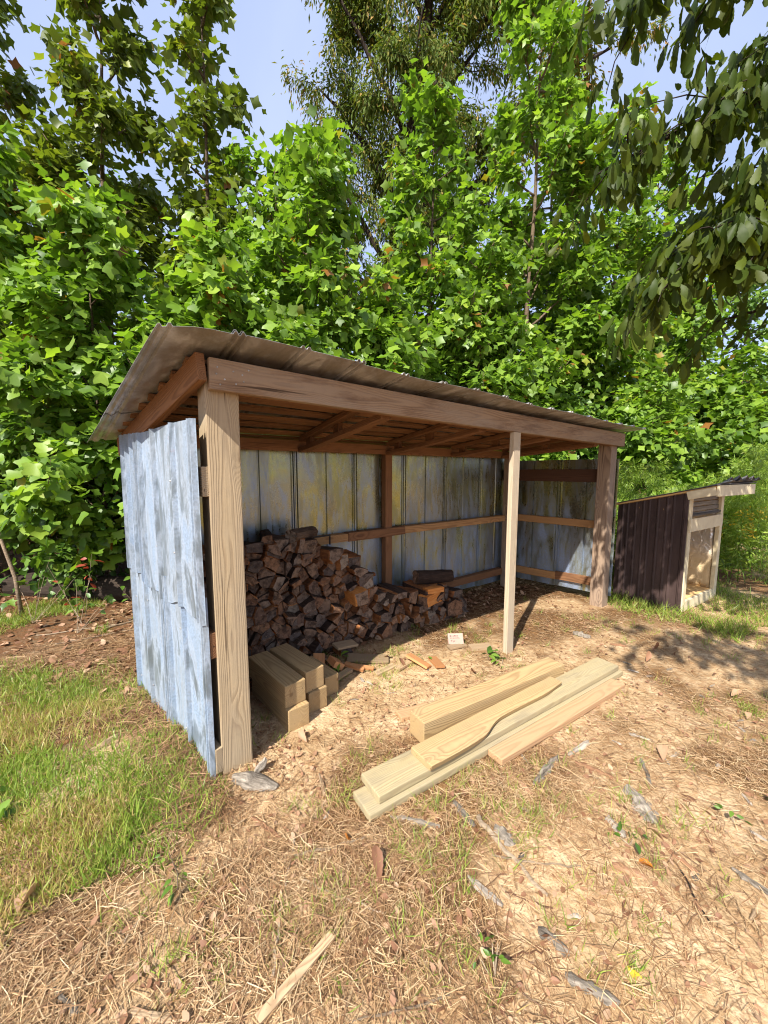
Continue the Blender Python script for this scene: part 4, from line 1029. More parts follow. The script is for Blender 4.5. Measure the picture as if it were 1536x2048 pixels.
def grow_tree(name, label, base, H, spread, n_leaf, size, seed, mat, temps, bark=M_TRUNK, cat='tree', group=None, low=.06, n_br=26, lean=(0, 0), el=(.35, .9), shape=.8, sub=3, trunk_r=None, picked=0, flat=.75, stems=1, colr=(0, 1), jit=.17):
    r_ = np.random.default_rng(seed); x0, y0 = base; z0 = gh(x0, y0) - .03
    root = empty(name, (x0, y0, z0)); tag(root, label, cat, group)
    tr = trunk_r or H * .0075; br, tubes = [], []
    for s_ in range(stems):
        sx, sy = (r_.normal(size=2) * .12 if stems > 1 else (0, 0)); ln = np.array(lean) + (r_.normal(size=2) * .25 if stems > 1 else 0)
        k = 12; ts = np.linspace(0, 1, k); hh = H * (1 if s_ == 0 else r_.uniform(.7, .95))
        px_ = sx + ln[0] * ts ** 1.3 + np.cumsum(r_.normal(size=k)) * .012 * H / 4; py_ = sy + ln[1] * ts ** 1.3 + np.cumsum(r_.normal(size=k)) * .012 * H / 4
        tp = np.stack([px_, py_, ts * hh], -1); tubes.append(tube(tp.tolist(), (tr * (1 - .88 * ts)).tolist(), 7))
        br.append(tp[-2:])
        for b in range(n_br // stems):
            t = low + (1 - low) * ((b + r_.random()) / (n_br // stems)) ** 1.05; f = t * (k - 1); i_ = min(int(f), k - 2); p = tp[i_] + (tp[i_ + 1] - tp[i_]) * (f - i_)
            az = b * 2.4 + r_.normal() * .4; L = spread * (max(.12, 1 - t) ** shape * .85 + .15) * r_.uniform(.65, 1.15) * (.55 + .45 * min(1, t / .25))
            B = curve_branch(p, az, r_.uniform(*el), L, r_); br.append(B)
            tubes.append(tube(B.tolist(), [max(.003, tr * .38 * (1 - .8 * q / 6)) for q in range(7)], 4))
            for q in range(sub):
                f2 = r_.uniform(.3, .95) * 6; j_ = min(int(f2), 5); p2 = B[j_] + (B[j_ + 1] - B[j_]) * (f2 - j_)
                B2 = curve_branch(p2, az + r_.choice([-1, 1]) * r_.uniform(.5, 1.2), r_.uniform(*el) * .9, L * r_.uniform(.25, .5), r_, 3); br.append(B2)
                tubes.append(tube(B2.tolist(), [max(.0022, tr * .16 * (1 - .6 * q2 / 3)) for q2 in range(4)], 3))
    V, F = merge_tubes(tubes); pymesh('trunk', V, F, bark, root, smooth=True)
    few = temps is TULIP_FEW or temps is MAPLE_FEW
    tint = []; P, Nn, D, S = crown_leaves(br, r_, int(n_leaf * (1.85 if few else 2.5)), size * (.74 if few else .66), flat, jit, .25, 1.25, tint)
    ok = P[:, 2] > .12; P, Nn, D, S = P[ok], Nn[ok], D[ok], S[ok]; tint = np.concatenate(tint)[ok]
    Mx = frames(Nn, D, S); rd = colr[0] + (colr[1] - colr[0]) * np.clip(r_.beta(2, 2.2, len(P)) * .92 + tint + (r_.random(len(P)) < .012) * .6, 0, 1)
    if picked:
        Wp = P + np.array([x0, y0, z0]); dist = np.linalg.norm(Wp - np.array([0, 0, CAM_H]), axis=1) - S * 3; dist[~in_view(Wp)] = 1e6
        sel = np.argsort(dist)[:picked]; sel = sel[dist[sel] < 1e5]
        metas = leaf_meshes(mat, temps)
        for i_ in sel:
            o = bpy.data.objects.new('leaf', metas[int(r_.integers(len(metas)))]); col.objects.link(o); o.parent = root
            m4 = Matrix([[*Mx[i_][0], P[i_][0]], [*Mx[i_][1], P[i_][1]], [*Mx[i_][2], P[i_][2]], [0, 0, 0, 1]]); o.matrix_local = m4
        keep = np.ones(len(P), bool); keep[sel] = False; P, Mx, rd = P[keep], Mx[keep], rd[keep]
    if len(P):
        V, T, A = scatter_mix(temps, P, Mx, rd)
        c = link('crown', npmesh('crown', V, T, A), mat, root)
        if picked: c['kind'] = 'stuff'
    return root
_lm = {}
def leaf_meshes(mat, temps):
    key = (mat.name, id(temps))
    if key not in _lm:
        L = []
        for i_, (tv, tf) in enumerate(temps):
            for q in (.12, .35, .55, .78):
                me = npmesh('leaf', tv, tf, np.full(len(tv), q)); me.materials.append(mat); L.append(me)
        _lm[key] = L
    return _lm[key]

GP = 'tulip poplar saplings around the shed'
PL = dict(mat=M_POPLAR, temps=TULIPS, group=GP); PF = dict(mat=M_POPLAR, temps=TULIP_FEW, group=GP)
grow_tree('poplar_sapling', 'bright leafy tulip poplar sapling left of the shed roof corner', (-3.45, 4.75), 4.6, 1.5, 2600, .19, 1, n_br=30, picked=200, **PL)
grow_tree('poplar_sapling', 'bright tulip poplar sapling cut by the left picture edge', (-5.0, 5.0), 5.2, 1.6, 2600, .20, 2, n_br=30, picked=120, **PL)
grow_tree('poplar_sapling', 'bushy bright tulip poplar sapling rising behind the left end of the roof', (-2.05, 4.75), 3.9, 1.35, 2400, .19, 3, n_br=28, picked=200, **PL)
grow_tree('poplar_sapling', 'bright poplar sapling with a rounded top behind the middle of the roof', (-.95, 5.5), 5.7, 1.8, 3200, .18, 4, n_br=30, picked=120, **PL)
grow_tree('poplar_sapling', 'shorter poplar sapling behind the roof centre, its top below the big tree trunk', (.05, 5.6), 3.9, 1.3, 2200, .17, 5, n_br=26, **PF)
grow_tree('poplar_sapling', 'poplar sapling with a pointed top standing before the big tree trunk', (.72, 7.1), 7.6, 1.9, 4000, .18, 6, n_br=32, **PF)
grow_tree('poplar_sapling', 'tallest bright poplar sapling, right of the big tree', (2.95, 8.2), 10.3, 2.5, 6000, .19, 7, n_br=36, **PF)
grow_tree('poplar_sapling', 'poplar sapling filling the gap between pointed and tallest sapling', (1.75, 6.9), 5.2, 1.8, 3000, .17, 8, n_br=28, **PF)
grow_tree('poplar_sapling', 'low bushy poplar above the right half of the shed roof', (2.75, 7.0), 4.0, 1.5, 2600, .17, 9, n_br=28, stems=2, **PF)
grow_tree('poplar_sapling', 'poplar sapling right of the tallest one, half behind oak leaves', (5.0, 8.9), 8.6, 2.3, 4600, .18, 10, n_br=32, **PF)
grow_tree('poplar_sapling', 'bright low poplar bush above the small shelter', (4.7, 7.3), 3.3, 1.6, 2600, .17, 11, stems=3, n_br=30, **PF)
grow_tree('poplar_sapling', 'wide poplar bush at the right picture edge behind the shelter', (7.0, 7.9), 3.9, 1.9, 3000, .18, 12, stems=3, n_br=30, **PF)
grow_tree('poplar_sapling', 'poplar sapling behind the wide bush at the right edge', (7.4, 9.6), 6.0, 2.0, 3200, .18, 13, n_br=30, **PF)
PD = dict(mat=M_POPLARDARK, temps=TULIP_FEW, group='taller olive tulip poplars at the left')
grow_tree('tulip_poplar', 'tall olive tulip poplar leaning over the left saplings', (-4.7, 6.6), 9.6, 2.1, 5200, .19, 21, n_br=36, lean=(.4, 0), **PD)
grow_tree('tulip_poplar', 'tall olive tulip poplar at the upper left picture corner', (-6.9, 6.9), 10.5, 2.4, 5200, .2, 22, n_br=36, **PD)
grow_tree('tulip_poplar', 'slender olive tulip poplar with a thin leader against the sky', (-2.75, 6.6), 8.8, 1.3, 2300, .19, 23, n_br=30, **PD)
grow_tree('tulip_poplar', 'olive tulip poplar filling in behind the slender leader', (-3.4, 7.8), 6.6, 1.7, 3000, .19, 24, n_br=30, **PD)
grow_tree('poplar_sapling', 'poplar sapling rising behind the tallest one towards the oak leaves', (4.1, 9.9), 10.2, 2.2, 4200, .18, 14, n_br=34, **PF)
grow_tree('poplar_sapling', 'far poplar sapling behind the oak leaves near the right edge', (7.0, 10.6), 9.6, 2.4, 4200, .18, 15, n_br=34, **PF)
grow_tree('poplar_sapling', 'poplar sapling between the slender leader and the rounded top', (-1.75, 6.6), 6.4, 1.9, 3400, .18, 16, n_br=30, **PF)
# understorey and back row
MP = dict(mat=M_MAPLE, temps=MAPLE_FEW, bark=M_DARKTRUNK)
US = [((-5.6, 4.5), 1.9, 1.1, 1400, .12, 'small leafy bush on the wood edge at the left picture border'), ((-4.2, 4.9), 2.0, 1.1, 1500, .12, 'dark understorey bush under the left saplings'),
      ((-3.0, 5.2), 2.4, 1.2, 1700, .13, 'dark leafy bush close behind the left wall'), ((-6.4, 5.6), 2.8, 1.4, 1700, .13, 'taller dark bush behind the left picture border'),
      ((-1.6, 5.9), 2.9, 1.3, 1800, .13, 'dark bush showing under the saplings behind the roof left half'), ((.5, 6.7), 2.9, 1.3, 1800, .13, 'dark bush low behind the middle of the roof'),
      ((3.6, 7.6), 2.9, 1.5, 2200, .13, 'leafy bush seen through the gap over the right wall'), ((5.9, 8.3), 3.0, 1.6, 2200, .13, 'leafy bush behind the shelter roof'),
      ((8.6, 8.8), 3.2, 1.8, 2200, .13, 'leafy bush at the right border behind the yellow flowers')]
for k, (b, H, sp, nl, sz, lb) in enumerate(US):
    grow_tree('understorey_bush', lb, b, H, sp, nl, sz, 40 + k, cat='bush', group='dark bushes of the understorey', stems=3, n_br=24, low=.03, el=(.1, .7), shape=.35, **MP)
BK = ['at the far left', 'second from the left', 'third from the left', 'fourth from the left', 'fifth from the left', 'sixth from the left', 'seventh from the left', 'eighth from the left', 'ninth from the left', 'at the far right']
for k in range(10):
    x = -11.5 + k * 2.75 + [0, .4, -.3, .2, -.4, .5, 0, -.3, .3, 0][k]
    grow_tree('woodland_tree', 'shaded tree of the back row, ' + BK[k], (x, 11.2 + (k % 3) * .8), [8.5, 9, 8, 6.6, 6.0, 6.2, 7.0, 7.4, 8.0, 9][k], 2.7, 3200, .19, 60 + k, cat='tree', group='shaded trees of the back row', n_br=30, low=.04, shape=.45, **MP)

# the big tree with narrow drooping leaves
def big_tree():
    r_ = np.random.default_rng(90); x0, y0 = .4, 15.; z0 = gh(x0, y0) - .05
    root = empty('big_tree', (x0, y0, z0)); tag(root, 'big dark trunked tree with narrow bronze green leaves behind the saplings', 'tree')
    tubes, br = [], []
    tp = np.array([[0, 0, 0], [0, 0, 4], [-.05, 0, 7], [.0, 0, 9.5], [.35, 0, 12], [.8, 0, 14.5], [1.1, .2, 17], [1.3, .2, 20], [1.4, .2, 22]], float)
    tubes.append(tube(tp.tolist(), [.42, .34, .30, .27, .24, .2, .17, .11, .05], 9))
    def limb(p, q, r0, nsub, ln):
        p, q = np.array(p, float), np.array(q, float); k = 7; ts = np.linspace(0, 1, k + 1)[:, None]
        L = np.linalg.norm(q - p); B = p + (q - p) * ts + np.array([0, 0, .09 * L]) * np.sin(ts * math.pi * .8) + r_.normal(size=(k + 1, 3)) * .05 * np.sin(ts * 3.14)
        tubes.append(tube(B.tolist(), [r0 * (1 - .8 * i_ / k) for i_ in range(k + 1)], 6))
        for s_ in range(nsub):
            f = r_.uniform(.2, 1.) * k; i_ = min(int(f), k - 1); c = B[i_] + (B[i_ + 1] - B[i_]) * (f - i_)
            B2 = curve_branch(c, r_.uniform(0, 6.28), r_.uniform(-.2, .7), ln * r_.uniform(.6, 1.2), r_, 4, -.5); br.append(B2)
            tubes.append(tube(B2.tolist(), [.022, .018, .014, .01, .006], 3))
    for (h, dx, dy, dz_, r0, ns, ln) in [(7.5, -3.6, 0, 1.8, .13, 13, 1.5), (8.5, -2.6, -1, 3.0, .12, 14, 1.4), (9.0, 4.6, -.6, 3.2, .2, 26, 1.7), (10, 7.2, -.4, 5.2, .18, 26, 1.8), (11, -3.0, .5, 4.0, .12, 20, 1.6), (12, 3.2, .6, 5.0, .15, 22, 1.7), (13, -3.0, -.6, 4.5, .12, 20, 1.7),
                                        (14, 4.6, 0, 4.5, .14, 24, 1.8), (15, -2.6, .5, 4.0, .1, 18, 1.7), (15, 7.5, .3, 4.4, .12, 24, 1.8), (16.5, 2.8, 0, 3.4, .1, 16, 1.6), (17, -2.4, -.4, 3.2, .1, 16, 1.6), (8, 1.0, -2, 2.0, .1, 10, 1.3), (11, .5, -2.6, 3.4, .1, 16, 1.5), (6.8, -2.0, .4, 1.2, .08, 9, 1.2), (18, 1.4, .5, 3.4, .1, 14, 1.6), (7.2, 2.2, -1.5, 1.0, .08, 9, 1.3)]:
        i_ = int(np.searchsorted(tp[:, 2], h)) - 1; f = (h - tp[i_, 2]) / (tp[i_ + 1, 2] - tp[i_, 2]); p = tp[i_] + (tp[i_ + 1] - tp[i_]) * f
        limb(p, p + np.array([dx, dy, dz_]), r0, ns, ln)
    V, F = merge_tubes(tubes); pymesh('trunk', V, F, M_DARKTRUNK, root, smooth=True)
    P, Nn, D, S = crown_leaves(br, r_, 88000, .19, .4, .30, .1)
    D = D * .8 + np.array([0, 0, -.45])
    Mx = frames(Nn, D, S); edge = sstep(2.6, 5.0, np.hypot(P[:, 0] - .8, P[:, 1]))
    rd = np.clip(r_.beta(2, 3, len(P)) + .35 * edge * r_.random(len(P)), 0, 1)
    V, T, A = scatter_mix(NARROWS, P, Mx, rd); link('crown', npmesh('crown', V, T, A), M_WILLOWOAK, root)
big_tree()

# the oak at the right whose branches hang into the picture
def oak():
    r_ = np.random.default_rng(7); x0, y0 = 4.9, 1.6
    root = empty('oak_tree', (x0, y0, gh(x0, y0) - .05)); tag(root, 'oak whose leafy branches hang into the upper right of the picture', 'tree')
    O = np.array([x0, y0, 0.]); tubes = [tube([(0, 0, 0), (.05, 0, 1.5), (-.05, .05, 3.2), (-.1, .1, 5.0), (0, .1, 7)], [.2, .17, .15, .11, .06], 10)]
    br = []; small = []
    def limb(pts_, r0, r1, subs):
        pts_ = np.array(pts_, float) - O; ts = np.linspace(0, 1, 12); seg = np.linspace(0, 1, len(pts_)); B = np.stack([np.interp(ts, seg, pts_[:, c]) for c in range(3)], -1) + r_.normal(size=(12, 3)) * .02
        tubes.append(tube(B.tolist(), np.linspace(r0, r1, 12).tolist(), 6))
        for s_ in range(subs):
            f = r_.uniform(.32, 1.) * 11; i_ = min(int(f), 10); c = B[i_] + (B[i_ + 1] - B[i_]) * (f - i_)
            B2 = curve_branch(c, -math.pi / 2 + r_.normal() * .8, r_.uniform(-.5, .3), r_.uniform(.3, .7), r_, 4, -.6); br.append(B2); tubes.append(tube(B2.tolist(), [.006, .005, .004, .003, .002], 4))
        br.append(B[-4:])
    limb([(4.85, 1.65, 3.4), (3.4, 2.0, 3.9), (2.3, 2.3, 3.75), (1.30, 2.5, 3.40)], .05, .006, 20)
    limb([(4.85, 1.65, 3.0), (3.6, 2.1, 3.2), (2.7, 2.35, 3.1), (1.75, 2.6, 2.75)], .05, .006, 14)
    limb([(4.85, 1.65, 3.9), (3.2, 1.9, 4.6), (2.2, 2.1, 4.5), (1.25, 2.2, 3.95)], .05, .006, 14)
    limb([(4.85, 1.65, 2.6), (3.8, 2.3, 2.6), (2.9, 2.6, 2.75), (2.25, 2.75, 2.6)], .04, .006, 9)
    limb([(4.85, 1.65, 3.1), (3.3, 2.0, 3.1), (2.5, 2.2, 3.1), (1.85, 2.3, 2.85)], .04, .006, 12)
    limb([(4.85, 1.65, 3.6), (3.3, 2.1, 3.6), (2.7, 2.4, 3.45), (2.0, 2.6, 3.05)], .04, .006, 16)
    limb([(4.9, 1.7, 4.6), (3.4, 2.0, 4.9), (2.6, 2.2, 4.7), (1.75, 2.4, 4.15)], .04, .006, 14)
    limb([(4.9, 1.7, 4.2), (3.5, 2.2, 4.3), (2.9, 2.4, 4.2), (2.2, 2.6, 3.8)], .04, .006, 14)
    limb([(4.9, 1.7, 5.0), (3.6, 2.4, 5.4), (2.9, 2.6, 5.2), (2.2, 2.8, 4.7)], .04, .006, 12)
    limb([(4.9, 1.7, 4.4), (3.7, 2.3, 4.9), (3.1, 2.5, 4.5), (2.5, 2.6, 4.2)], .04, .006, 16)
    limb([(4.9, 1.7, 3.9), (3.8, 2.2, 3.9), (3.1, 2.4, 3.7), (2.45, 2.5, 3.4)], .04, .006, 16)
    limb([(4.85, 1.65, 3.2), (3.6, 2.6, 3.6), (2.9, 2.9, 3.5), (2.1, 3.1, 3.15)], .04, .006, 12)
    V, F = merge_tubes(tubes); pymesh('trunk', V, F, M_DARKTRUNK, root, smooth=True)
    P, Nn, D, S = crown_leaves(br, r_, 5200, .106, .3, .06, .0)
    D = D * .55 + np.array([0, 0, -.75]); Mx = frames(Nn, D, S)
    Wp = P + O; dist = np.linalg.norm(Wp - np.array([0, 0, CAM_H]), axis=1); dist[~in_view(Wp)] = 1e6
    sel = np.argsort(dist)[:300]; sel = sel[dist[sel] < 1e5]; metas = leaf_meshes(M_OAKLEAF, OAKS)
    for i_ in sel:
        o = bpy.data.objects.new('leaf', metas[int(r_.integers(len(metas)))]); col.objects.link(o); o.parent = root
        o.matrix_local = Matrix([[*Mx[i_][0], P[i_][0]], [*Mx[i_][1], P[i_][1]], [*Mx[i_][2], P[i_][2]], [0, 0, 0, 1]])
    keep = np.ones(len(P), bool); keep[sel] = False
    # the part of the crown outside the picture
    extra = []
    for k in range(110):
        c = np.array([r_.uniform(-2.2, 2.0), r_.uniform(-2.6, 1.0), r_.uniform(4.2, 7.)]); extra.append(curve_branch(c, r_.uniform(0, 6.28), r_.uniform(-.3, .4), .7, r_, 4, -.4))
    for k in range(26):  # unseen leaf clusters added so their shade falls on the ground at right
        z_ = r_.uniform(4.0, 6.0); c = np.array([r_.uniform(2.5, 4.2) - z_ * .468, r_.uniform(2.8, 3.55) - z_ * .845, z_]) - O; extra.append(curve_branch(c, r_.uniform(0, 6.28), r_.uniform(-.3, .4), .7, r_, 4, -.4))
    P2, N2, D2, S2 = crown_leaves(extra, r_, 3100, .18, .4, .08, .0)
    ok = ~in_view(P2 + O) ; P2, N2, D2, S2 = P2[ok], N2[ok], D2[ok], S2[ok]
    D2 = D2 * .6 + np.array([0, 0, -.6])
    P = np.concatenate([P[keep], P2]); Mx = np.concatenate([Mx[keep], frames(N2, D2, S2)])
    V, T, A = scatter_mix(OAKS, P, Mx, r_.beta(2, 2.4, len(P))); c = link('crown', npmesh('crown', V, T, A), M_OAKLEAF, root); c['kind'] = 'stuff'
oak()

# ------------------------------------------------------------------ feathery weeds, flowers, small plants
def feathery(base, H, spread, n_st, seed, label):
    r_ = np.random.default_rng(seed); x0, y0 = base; root = empty('feathery_weed', (x0, y0, gh(x0, y0) - .02)); tag(root, label, 'weed', 'feathery weeds by the small shelter')
    br, tubes, side = [], [], []
    for s_ in range(n_st):
        B = curve_branch((r_.normal() * .12, r_.normal() * .12, 0), r_.uniform(0, 6.28), r_.uniform(1.05, 1.45), H * r_.uniform(.65, 1.05), r_, 8, -.45); br.append(B)
        tubes.append(tube(B.tolist(), np.linspace(.007, .002, 9).tolist(), 4))
        for q in range(26):
            f = r_.uniform(.2, 1.) * 8; i_ = min(int(f), 7); p = B[i_] + (B[i_ + 1] - B[i_]) * (f - i_)
            B2 = curve_branch(p, r_.uniform(0, 6.28), r_.uniform(.2, 1.), H * .16 * r_.uniform(.5, 1.3), r_, 4, -.9); side.append(B2)
    V, F = merge_tubes(tubes); pymesh('stem', V, F, M_FENNEL, root)
    P, Nn, D, S = crown_leaves(side, r_, n_st * 1700, .075, .3, .02, .0)
    tv = np.array([(-.035, 0, 0), (.035, 0, 0), (0.05, .55, .03), (0, 1., -.08)]); tf = np.array([(0, 1, 2), (0, 2, 3)])
    V, T, A = scatter(tv, tf, P, frames(Nn, D, S), r_.random(len(P))); link('foliage', npmesh('foliage', V, T, A), M_FENNEL, root)
FW = [((3.55, 5.55), 1.9, 'feathery pale green weed just right of the shed corner post'), ((4.2, 5.75), 1.75, 'feathery weed above the rear edge of the shelter roof'), ((4.9, 5.9), 1.75, 'feathery weed behind the middle of the shelter'),
      ((5.5, 6.1), 2.0, 'feathery weed behind the front of the shelter roof'), ((6.2, 6.4), 2.0, 'feathery weed right of the shelter, near the picture edge'), ((3.2, 6.1), 1.9, 'feathery weed seen over the right wall of the shed')]
for k, (b, H, lb) in enumerate(FW): feathery(b, H, .5, 7, 120 + k, lb)
def goldenrod(base, H, seed, label):
    r_ = np.random.default_rng(seed); x0, y0 = base; root = empty('flowering_weed', (x0, y0, gh(x0, y0) - .02)); tag(root, label, 'weed', 'yellow flowering weeds beyond the shelter')
    tubes, br, fl = [], [], []
    for s_ in range(5):
        B = curve_branch((r_.normal() * .1, r_.normal() * .1, 0), r_.uniform(0, 6.28), 1.3, H * r_.uniform(.7, 1.1), r_, 7, -.3); br.append(B); tubes.append(tube(B.tolist(), np.linspace(.006, .003, 8).tolist(), 4))
        for q in range(5): fl.append(curve_branch(B[-1 - (q % 2)], r_.uniform(0, 6.28), .5, .14, r_, 4, -1.2))
    V, F = merge_tubes(tubes); pymesh('stem', V, F, M_FENNEL, root)
    P, Nn, D, S = crown_leaves(br, r_, 420, .085, .5, .02, .1); V, T, A = scatter_mix(NARROWS, P, frames(Nn, D, S), r_.random(len(P))); link('foliage', npmesh('foliage', V, T, A), M_FENNEL, root)
    P, Nn, D, S = crown_leaves(fl, r_, 500, .016, .8, .008, .1); tv = np.array([(-.5, 0, 0), (.5, 0, 0), (.5, 1, 0), (-.5, 1, .2)]); tf = np.array([(0, 1, 2), (0, 2, 3)])
    V, T, A = scatter(tv, tf, P, frames(Nn, D, S), r_.random(len(P))); fo = link('flower_spray', npmesh('flower_spray', V, T, A), M_YELLOW, root); fo['kind'] = 'stuff'
goldenrod((4.95, 5.25), 1.05, 131, 'yellow flowering weed just right of the shelter front'); goldenrod((5.75, 5.7), 1.05, 132, 'yellow flowering weed at the right picture border'); goldenrod((5.4, 6.0), 1.2, 133, 'yellow flowering weed behind the other two')
def weed(base, n_, size, seed, label, mat=M_MAPLE, temps=OVALS, H=.1, name='small_weed', group='small broad leaved weeds', cat='weed', spread=.06):
    r_ = np.random.default_rng(seed); x0, y0 = base; root = empty(name, (x0, y0, gh(x0, y0))); tag(root, label, cat, group)
    br, tubes = [], []
    for s_ in range(max(2, n_ // 4)):
        B = curve_branch((0, 0, 0), r_.uniform(0, 6.28), r_.uniform(.5, 1.3), H * r_.uniform(.7, 1.3), r_, 4, .1); br.append(B); tubes.append(tube(B.tolist(), [.003, .0026, .0022, .0018, .0012], 4))
    V, F = merge_tubes(tubes); pymesh('stem', V, F, M_STICK, root)
    P, Nn, D, S = crown_leaves(br, r_, n_, size, .9, .012, .35); metas = leaf_meshes(mat, temps); Mx = frames(Nn, D, S)
    for i_ in range(len(P)):
        o = bpy.data.objects.new('leaf', metas[int(r_.integers(len(metas)))]); col.objects.link(o); o.parent = root
        o.matrix_local = Matrix([[*Mx[i_][0], P[i_][0]], [*Mx[i_][1], P[i_][1]], [*Mx[i_][2], P[i_][2]], [0, 0, 0, 1]])
p = S2W(1.0, .58); weed((p.x, p.y), 14, .06, 140, 'leafy green weed growing among the scraps at the pile foot', H=.12)
weed((-.80, 1.33), 8, .034, 141, 'broad leaved weed stalk at the edge of the green grass', H=.13)
weed((.34, 1.02), 12, .022, 142, 'dark green weed in the straw near the bottom edge', H=.07)
weed((1.02, 1.44), 9, .035, 143, 'small green weed beside the orange leaf', H=.04)
weed((.95, 2.95), 12, .05, 144, 'green weed at the foot of the thin prop', H=.07)
weed((.33, 3.0), 4, .06, 145, 'pair of green leaves beside the crossed offcuts', H=.03)
weed((-1.75, 1.62), 8, .07, 146, 'broad leaved weed standing in the left grass', H=.08)
weed((1.55, 1.55), 8, .035, 147, 'small green weed in the right hand straw', H=.04)
weed((.86, 3.02), 6, .085, 148, 'yellow green weed leaves left of the thin prop', H=.05)
weed((-2.95, 3.55), 16, .085, 149, 'young sapling with green leaves at the wood edge beside the shed', H=.5, name='seedling', group='seedlings at the wood edge', cat='seedling')
weed((-3.02, 3.72), 14, .09, 150, 'slender seedling with red autumn leaves at the wood edge', mat=M_REDLEAF, H=.62, name='seedling', group='seedlings at the wood edge', cat='seedling')
weed((-3.6, 3.8), 24, .09, 151, 'leafy seedling at the wood edge further left than the red one', mat=M_MAPLE, temps=MAPLES, H=.75, name='seedling', group='seedlings at the wood edge', cat='seedling')
weed((-2.55, 3.95), 26, .07, 152, 'leafy seedling close to the rear corner of the left wall', H=.42, name='seedling', group='seedlings at the wood edge', cat='seedling')
# pale leaning stem at the left
V, F = tube([(0, 0, 0), (-.05, .02, .45), (-.2, .05, .9), (-.33, .1, 1.5), (-.4, .1, 2.2)], [.02, .019, .017, .014, .010], 8)
tag(pymesh('bare_stem', V, F, M_STICK, None, Matrix.Translation((-3.85, 3.95, -.02)), smooth=True), 'pale bare leaning stem near the left picture border', 'stem')

# ------------------------------------------------------------------ fallen leaves
def fallen(x, y, size, mat, temps, seed, label, group, name='fallen_leaf'):
    r_ = np.random.default_rng(seed); metas = leaf_meshes(mat, temps); o = bpy.data.objects.new(name, metas[int(r_.integers(len(metas)))]); col.objects.link(o)
    d = np.array([[math.sin(r_.uniform(0, 6.28)), math.cos(r_.uniform(0, 6.28)), r_.uniform(-.1, .25)]]); nv = np.array([[r_.normal() * .35, r_.normal() * .35, 1.]])
    m = frames(nv, d, np.array([size]))[0]; z0 = gh(x, y) + .012
    o.matrix_local = Matrix([[*m[0], x], [*m[1], y], [*m[2], z0], [0, 0, 0, 1]]); return tag(o, label, 'leaf', group)
CURL = [leaf_shape(OAK, [0, .3, .6, 1.0], f, d, s) for f, d, s in ((.9, -.3, .6), (-.7, .5, -.5), (1.1, .4, .3), (.6, -.6, -.6))]
for x, y, s_, m_, lb in [(-.167, 1.485, .055, M_ORANGELEAF, 'bright orange leaf in the straw before the near board ends'), (1.048, 1.335, .06, M_ORANGELEAF, 'orange yellow leaf lying on the right hand straw'),
                         (.757, 1.042, .045, M_YELLOW, 'small glossy yellow leaf near the bottom edge'), (-1.272, 1.281, .10, M_DEADLEAF, 'large brown dead leaf standing in the left grass'),
                         (-1.122, 1.086, .09, M_DEADLEAF, 'brown dead leaf below the left grass'), (-.015, 1.287, .09, M_DEADLEAF, 'brown curled leaf in the middle straw by the twig'),
                         (1.49, 1.9, .09, M_DEADLEAF, 'curled brown leaf at the edge of the shade'), (-.157, 3.4, .09, M_DEADLEAF, 'pale dead leaf before the pile scraps')]:
    fallen(x, y, s_, m_, CURL, int(1000 * abs(x + y)), lb, 'single leaves on the ground')
rq = random.Random(15)
DRY = []
for k in range(80):
    if k < 45: x, y = rq.uniform(-.6, 2.8), rq.uniform(1.0, 3.2)
    elif k < 62: x, y = rq.uniform(-4.2, -2.2), rq.uniform(3.0, 4.3)
    else:
        p = S2W(rq.uniform(1.2, 3.9), rq.uniform(.2, 1.1)); x, y = p.x, p.y
    u, v = W2S(x, y)
    if .3 < u < 2.75 and -.95 < v < -.2: continue
    o = fallen(x, y, rq.uniform(.04, .085), M_DEADLEAF, CURL, 500 + k, 'small dry brown leaf', 'small dry brown leaves on the litter')
    DRY.append(('small dry brown leaf ' + spot(x, y), x, o))
order_labels(DRY)

# ------------------------------------------------------------------ straw, grass, litter (nobody could count these)
def keep_off(x, y):
    """true where blades must not stand: under timbers, posts, logs"""
    u, v = W2S(x, y)
    bad = (u > .25) & (u < 2.5) & (v > .95) & (v < 1.3)
    bad |= (u > .28) & (u < .68) & (v > .10) & (v < .7)
    def strip(a, b, hw):
        a, b = np.array(a), np.array(b); d = b - a; L = np.hypot(*d); d = d / L; s = (x - a[0]) * d[0] + (y - a[1]) * d[1]; t = -(x - a[0]) * d[1] + (y - a[1]) * d[0]
        return (s > -.02) & (s < L + .02) & (np.abs(t) < hw)
    bad |= strip((.188, 2.075), (1.285, 2.735), .075) | strip((-.105, 1.602), (1.77, 2.832), .088) | strip((.592, 1.905), (1.69, 2.628), .052)
    du, dv = (x - 3.247) * math.cos(DA) + (y - 4.09) * math.sin(DA), -(x - 3.247) * math.sin(DA) + (y - 4.09) * math.cos(DA)
    bad |= (du > -.0) & (du < DW) & (dv > -.0) & (dv < DD)
    return bad
def sample(n_, x0, x1, y0, y1, dens, fall=1.6):
    out = []
    tot = 0
    while tot < n_:
        x = rng.uniform(x0, x1, n_ * 3); y = rng.uniform(y0, y1, n_ * 3)
        d = np.hypot(x, y); pr = dens(x, y) * np.minimum(1, (1.5 / np.maximum(d, .9)) ** fall)
        ok = (rng.random(len(x)) < pr) & (np.abs(x) < y * 1.12 + .5) & ~keep_off(x, y)
        out.append(np.stack([x[ok], y[ok]], -1)); tot += ok.sum()
    return np.concatenate(out)[:n_]
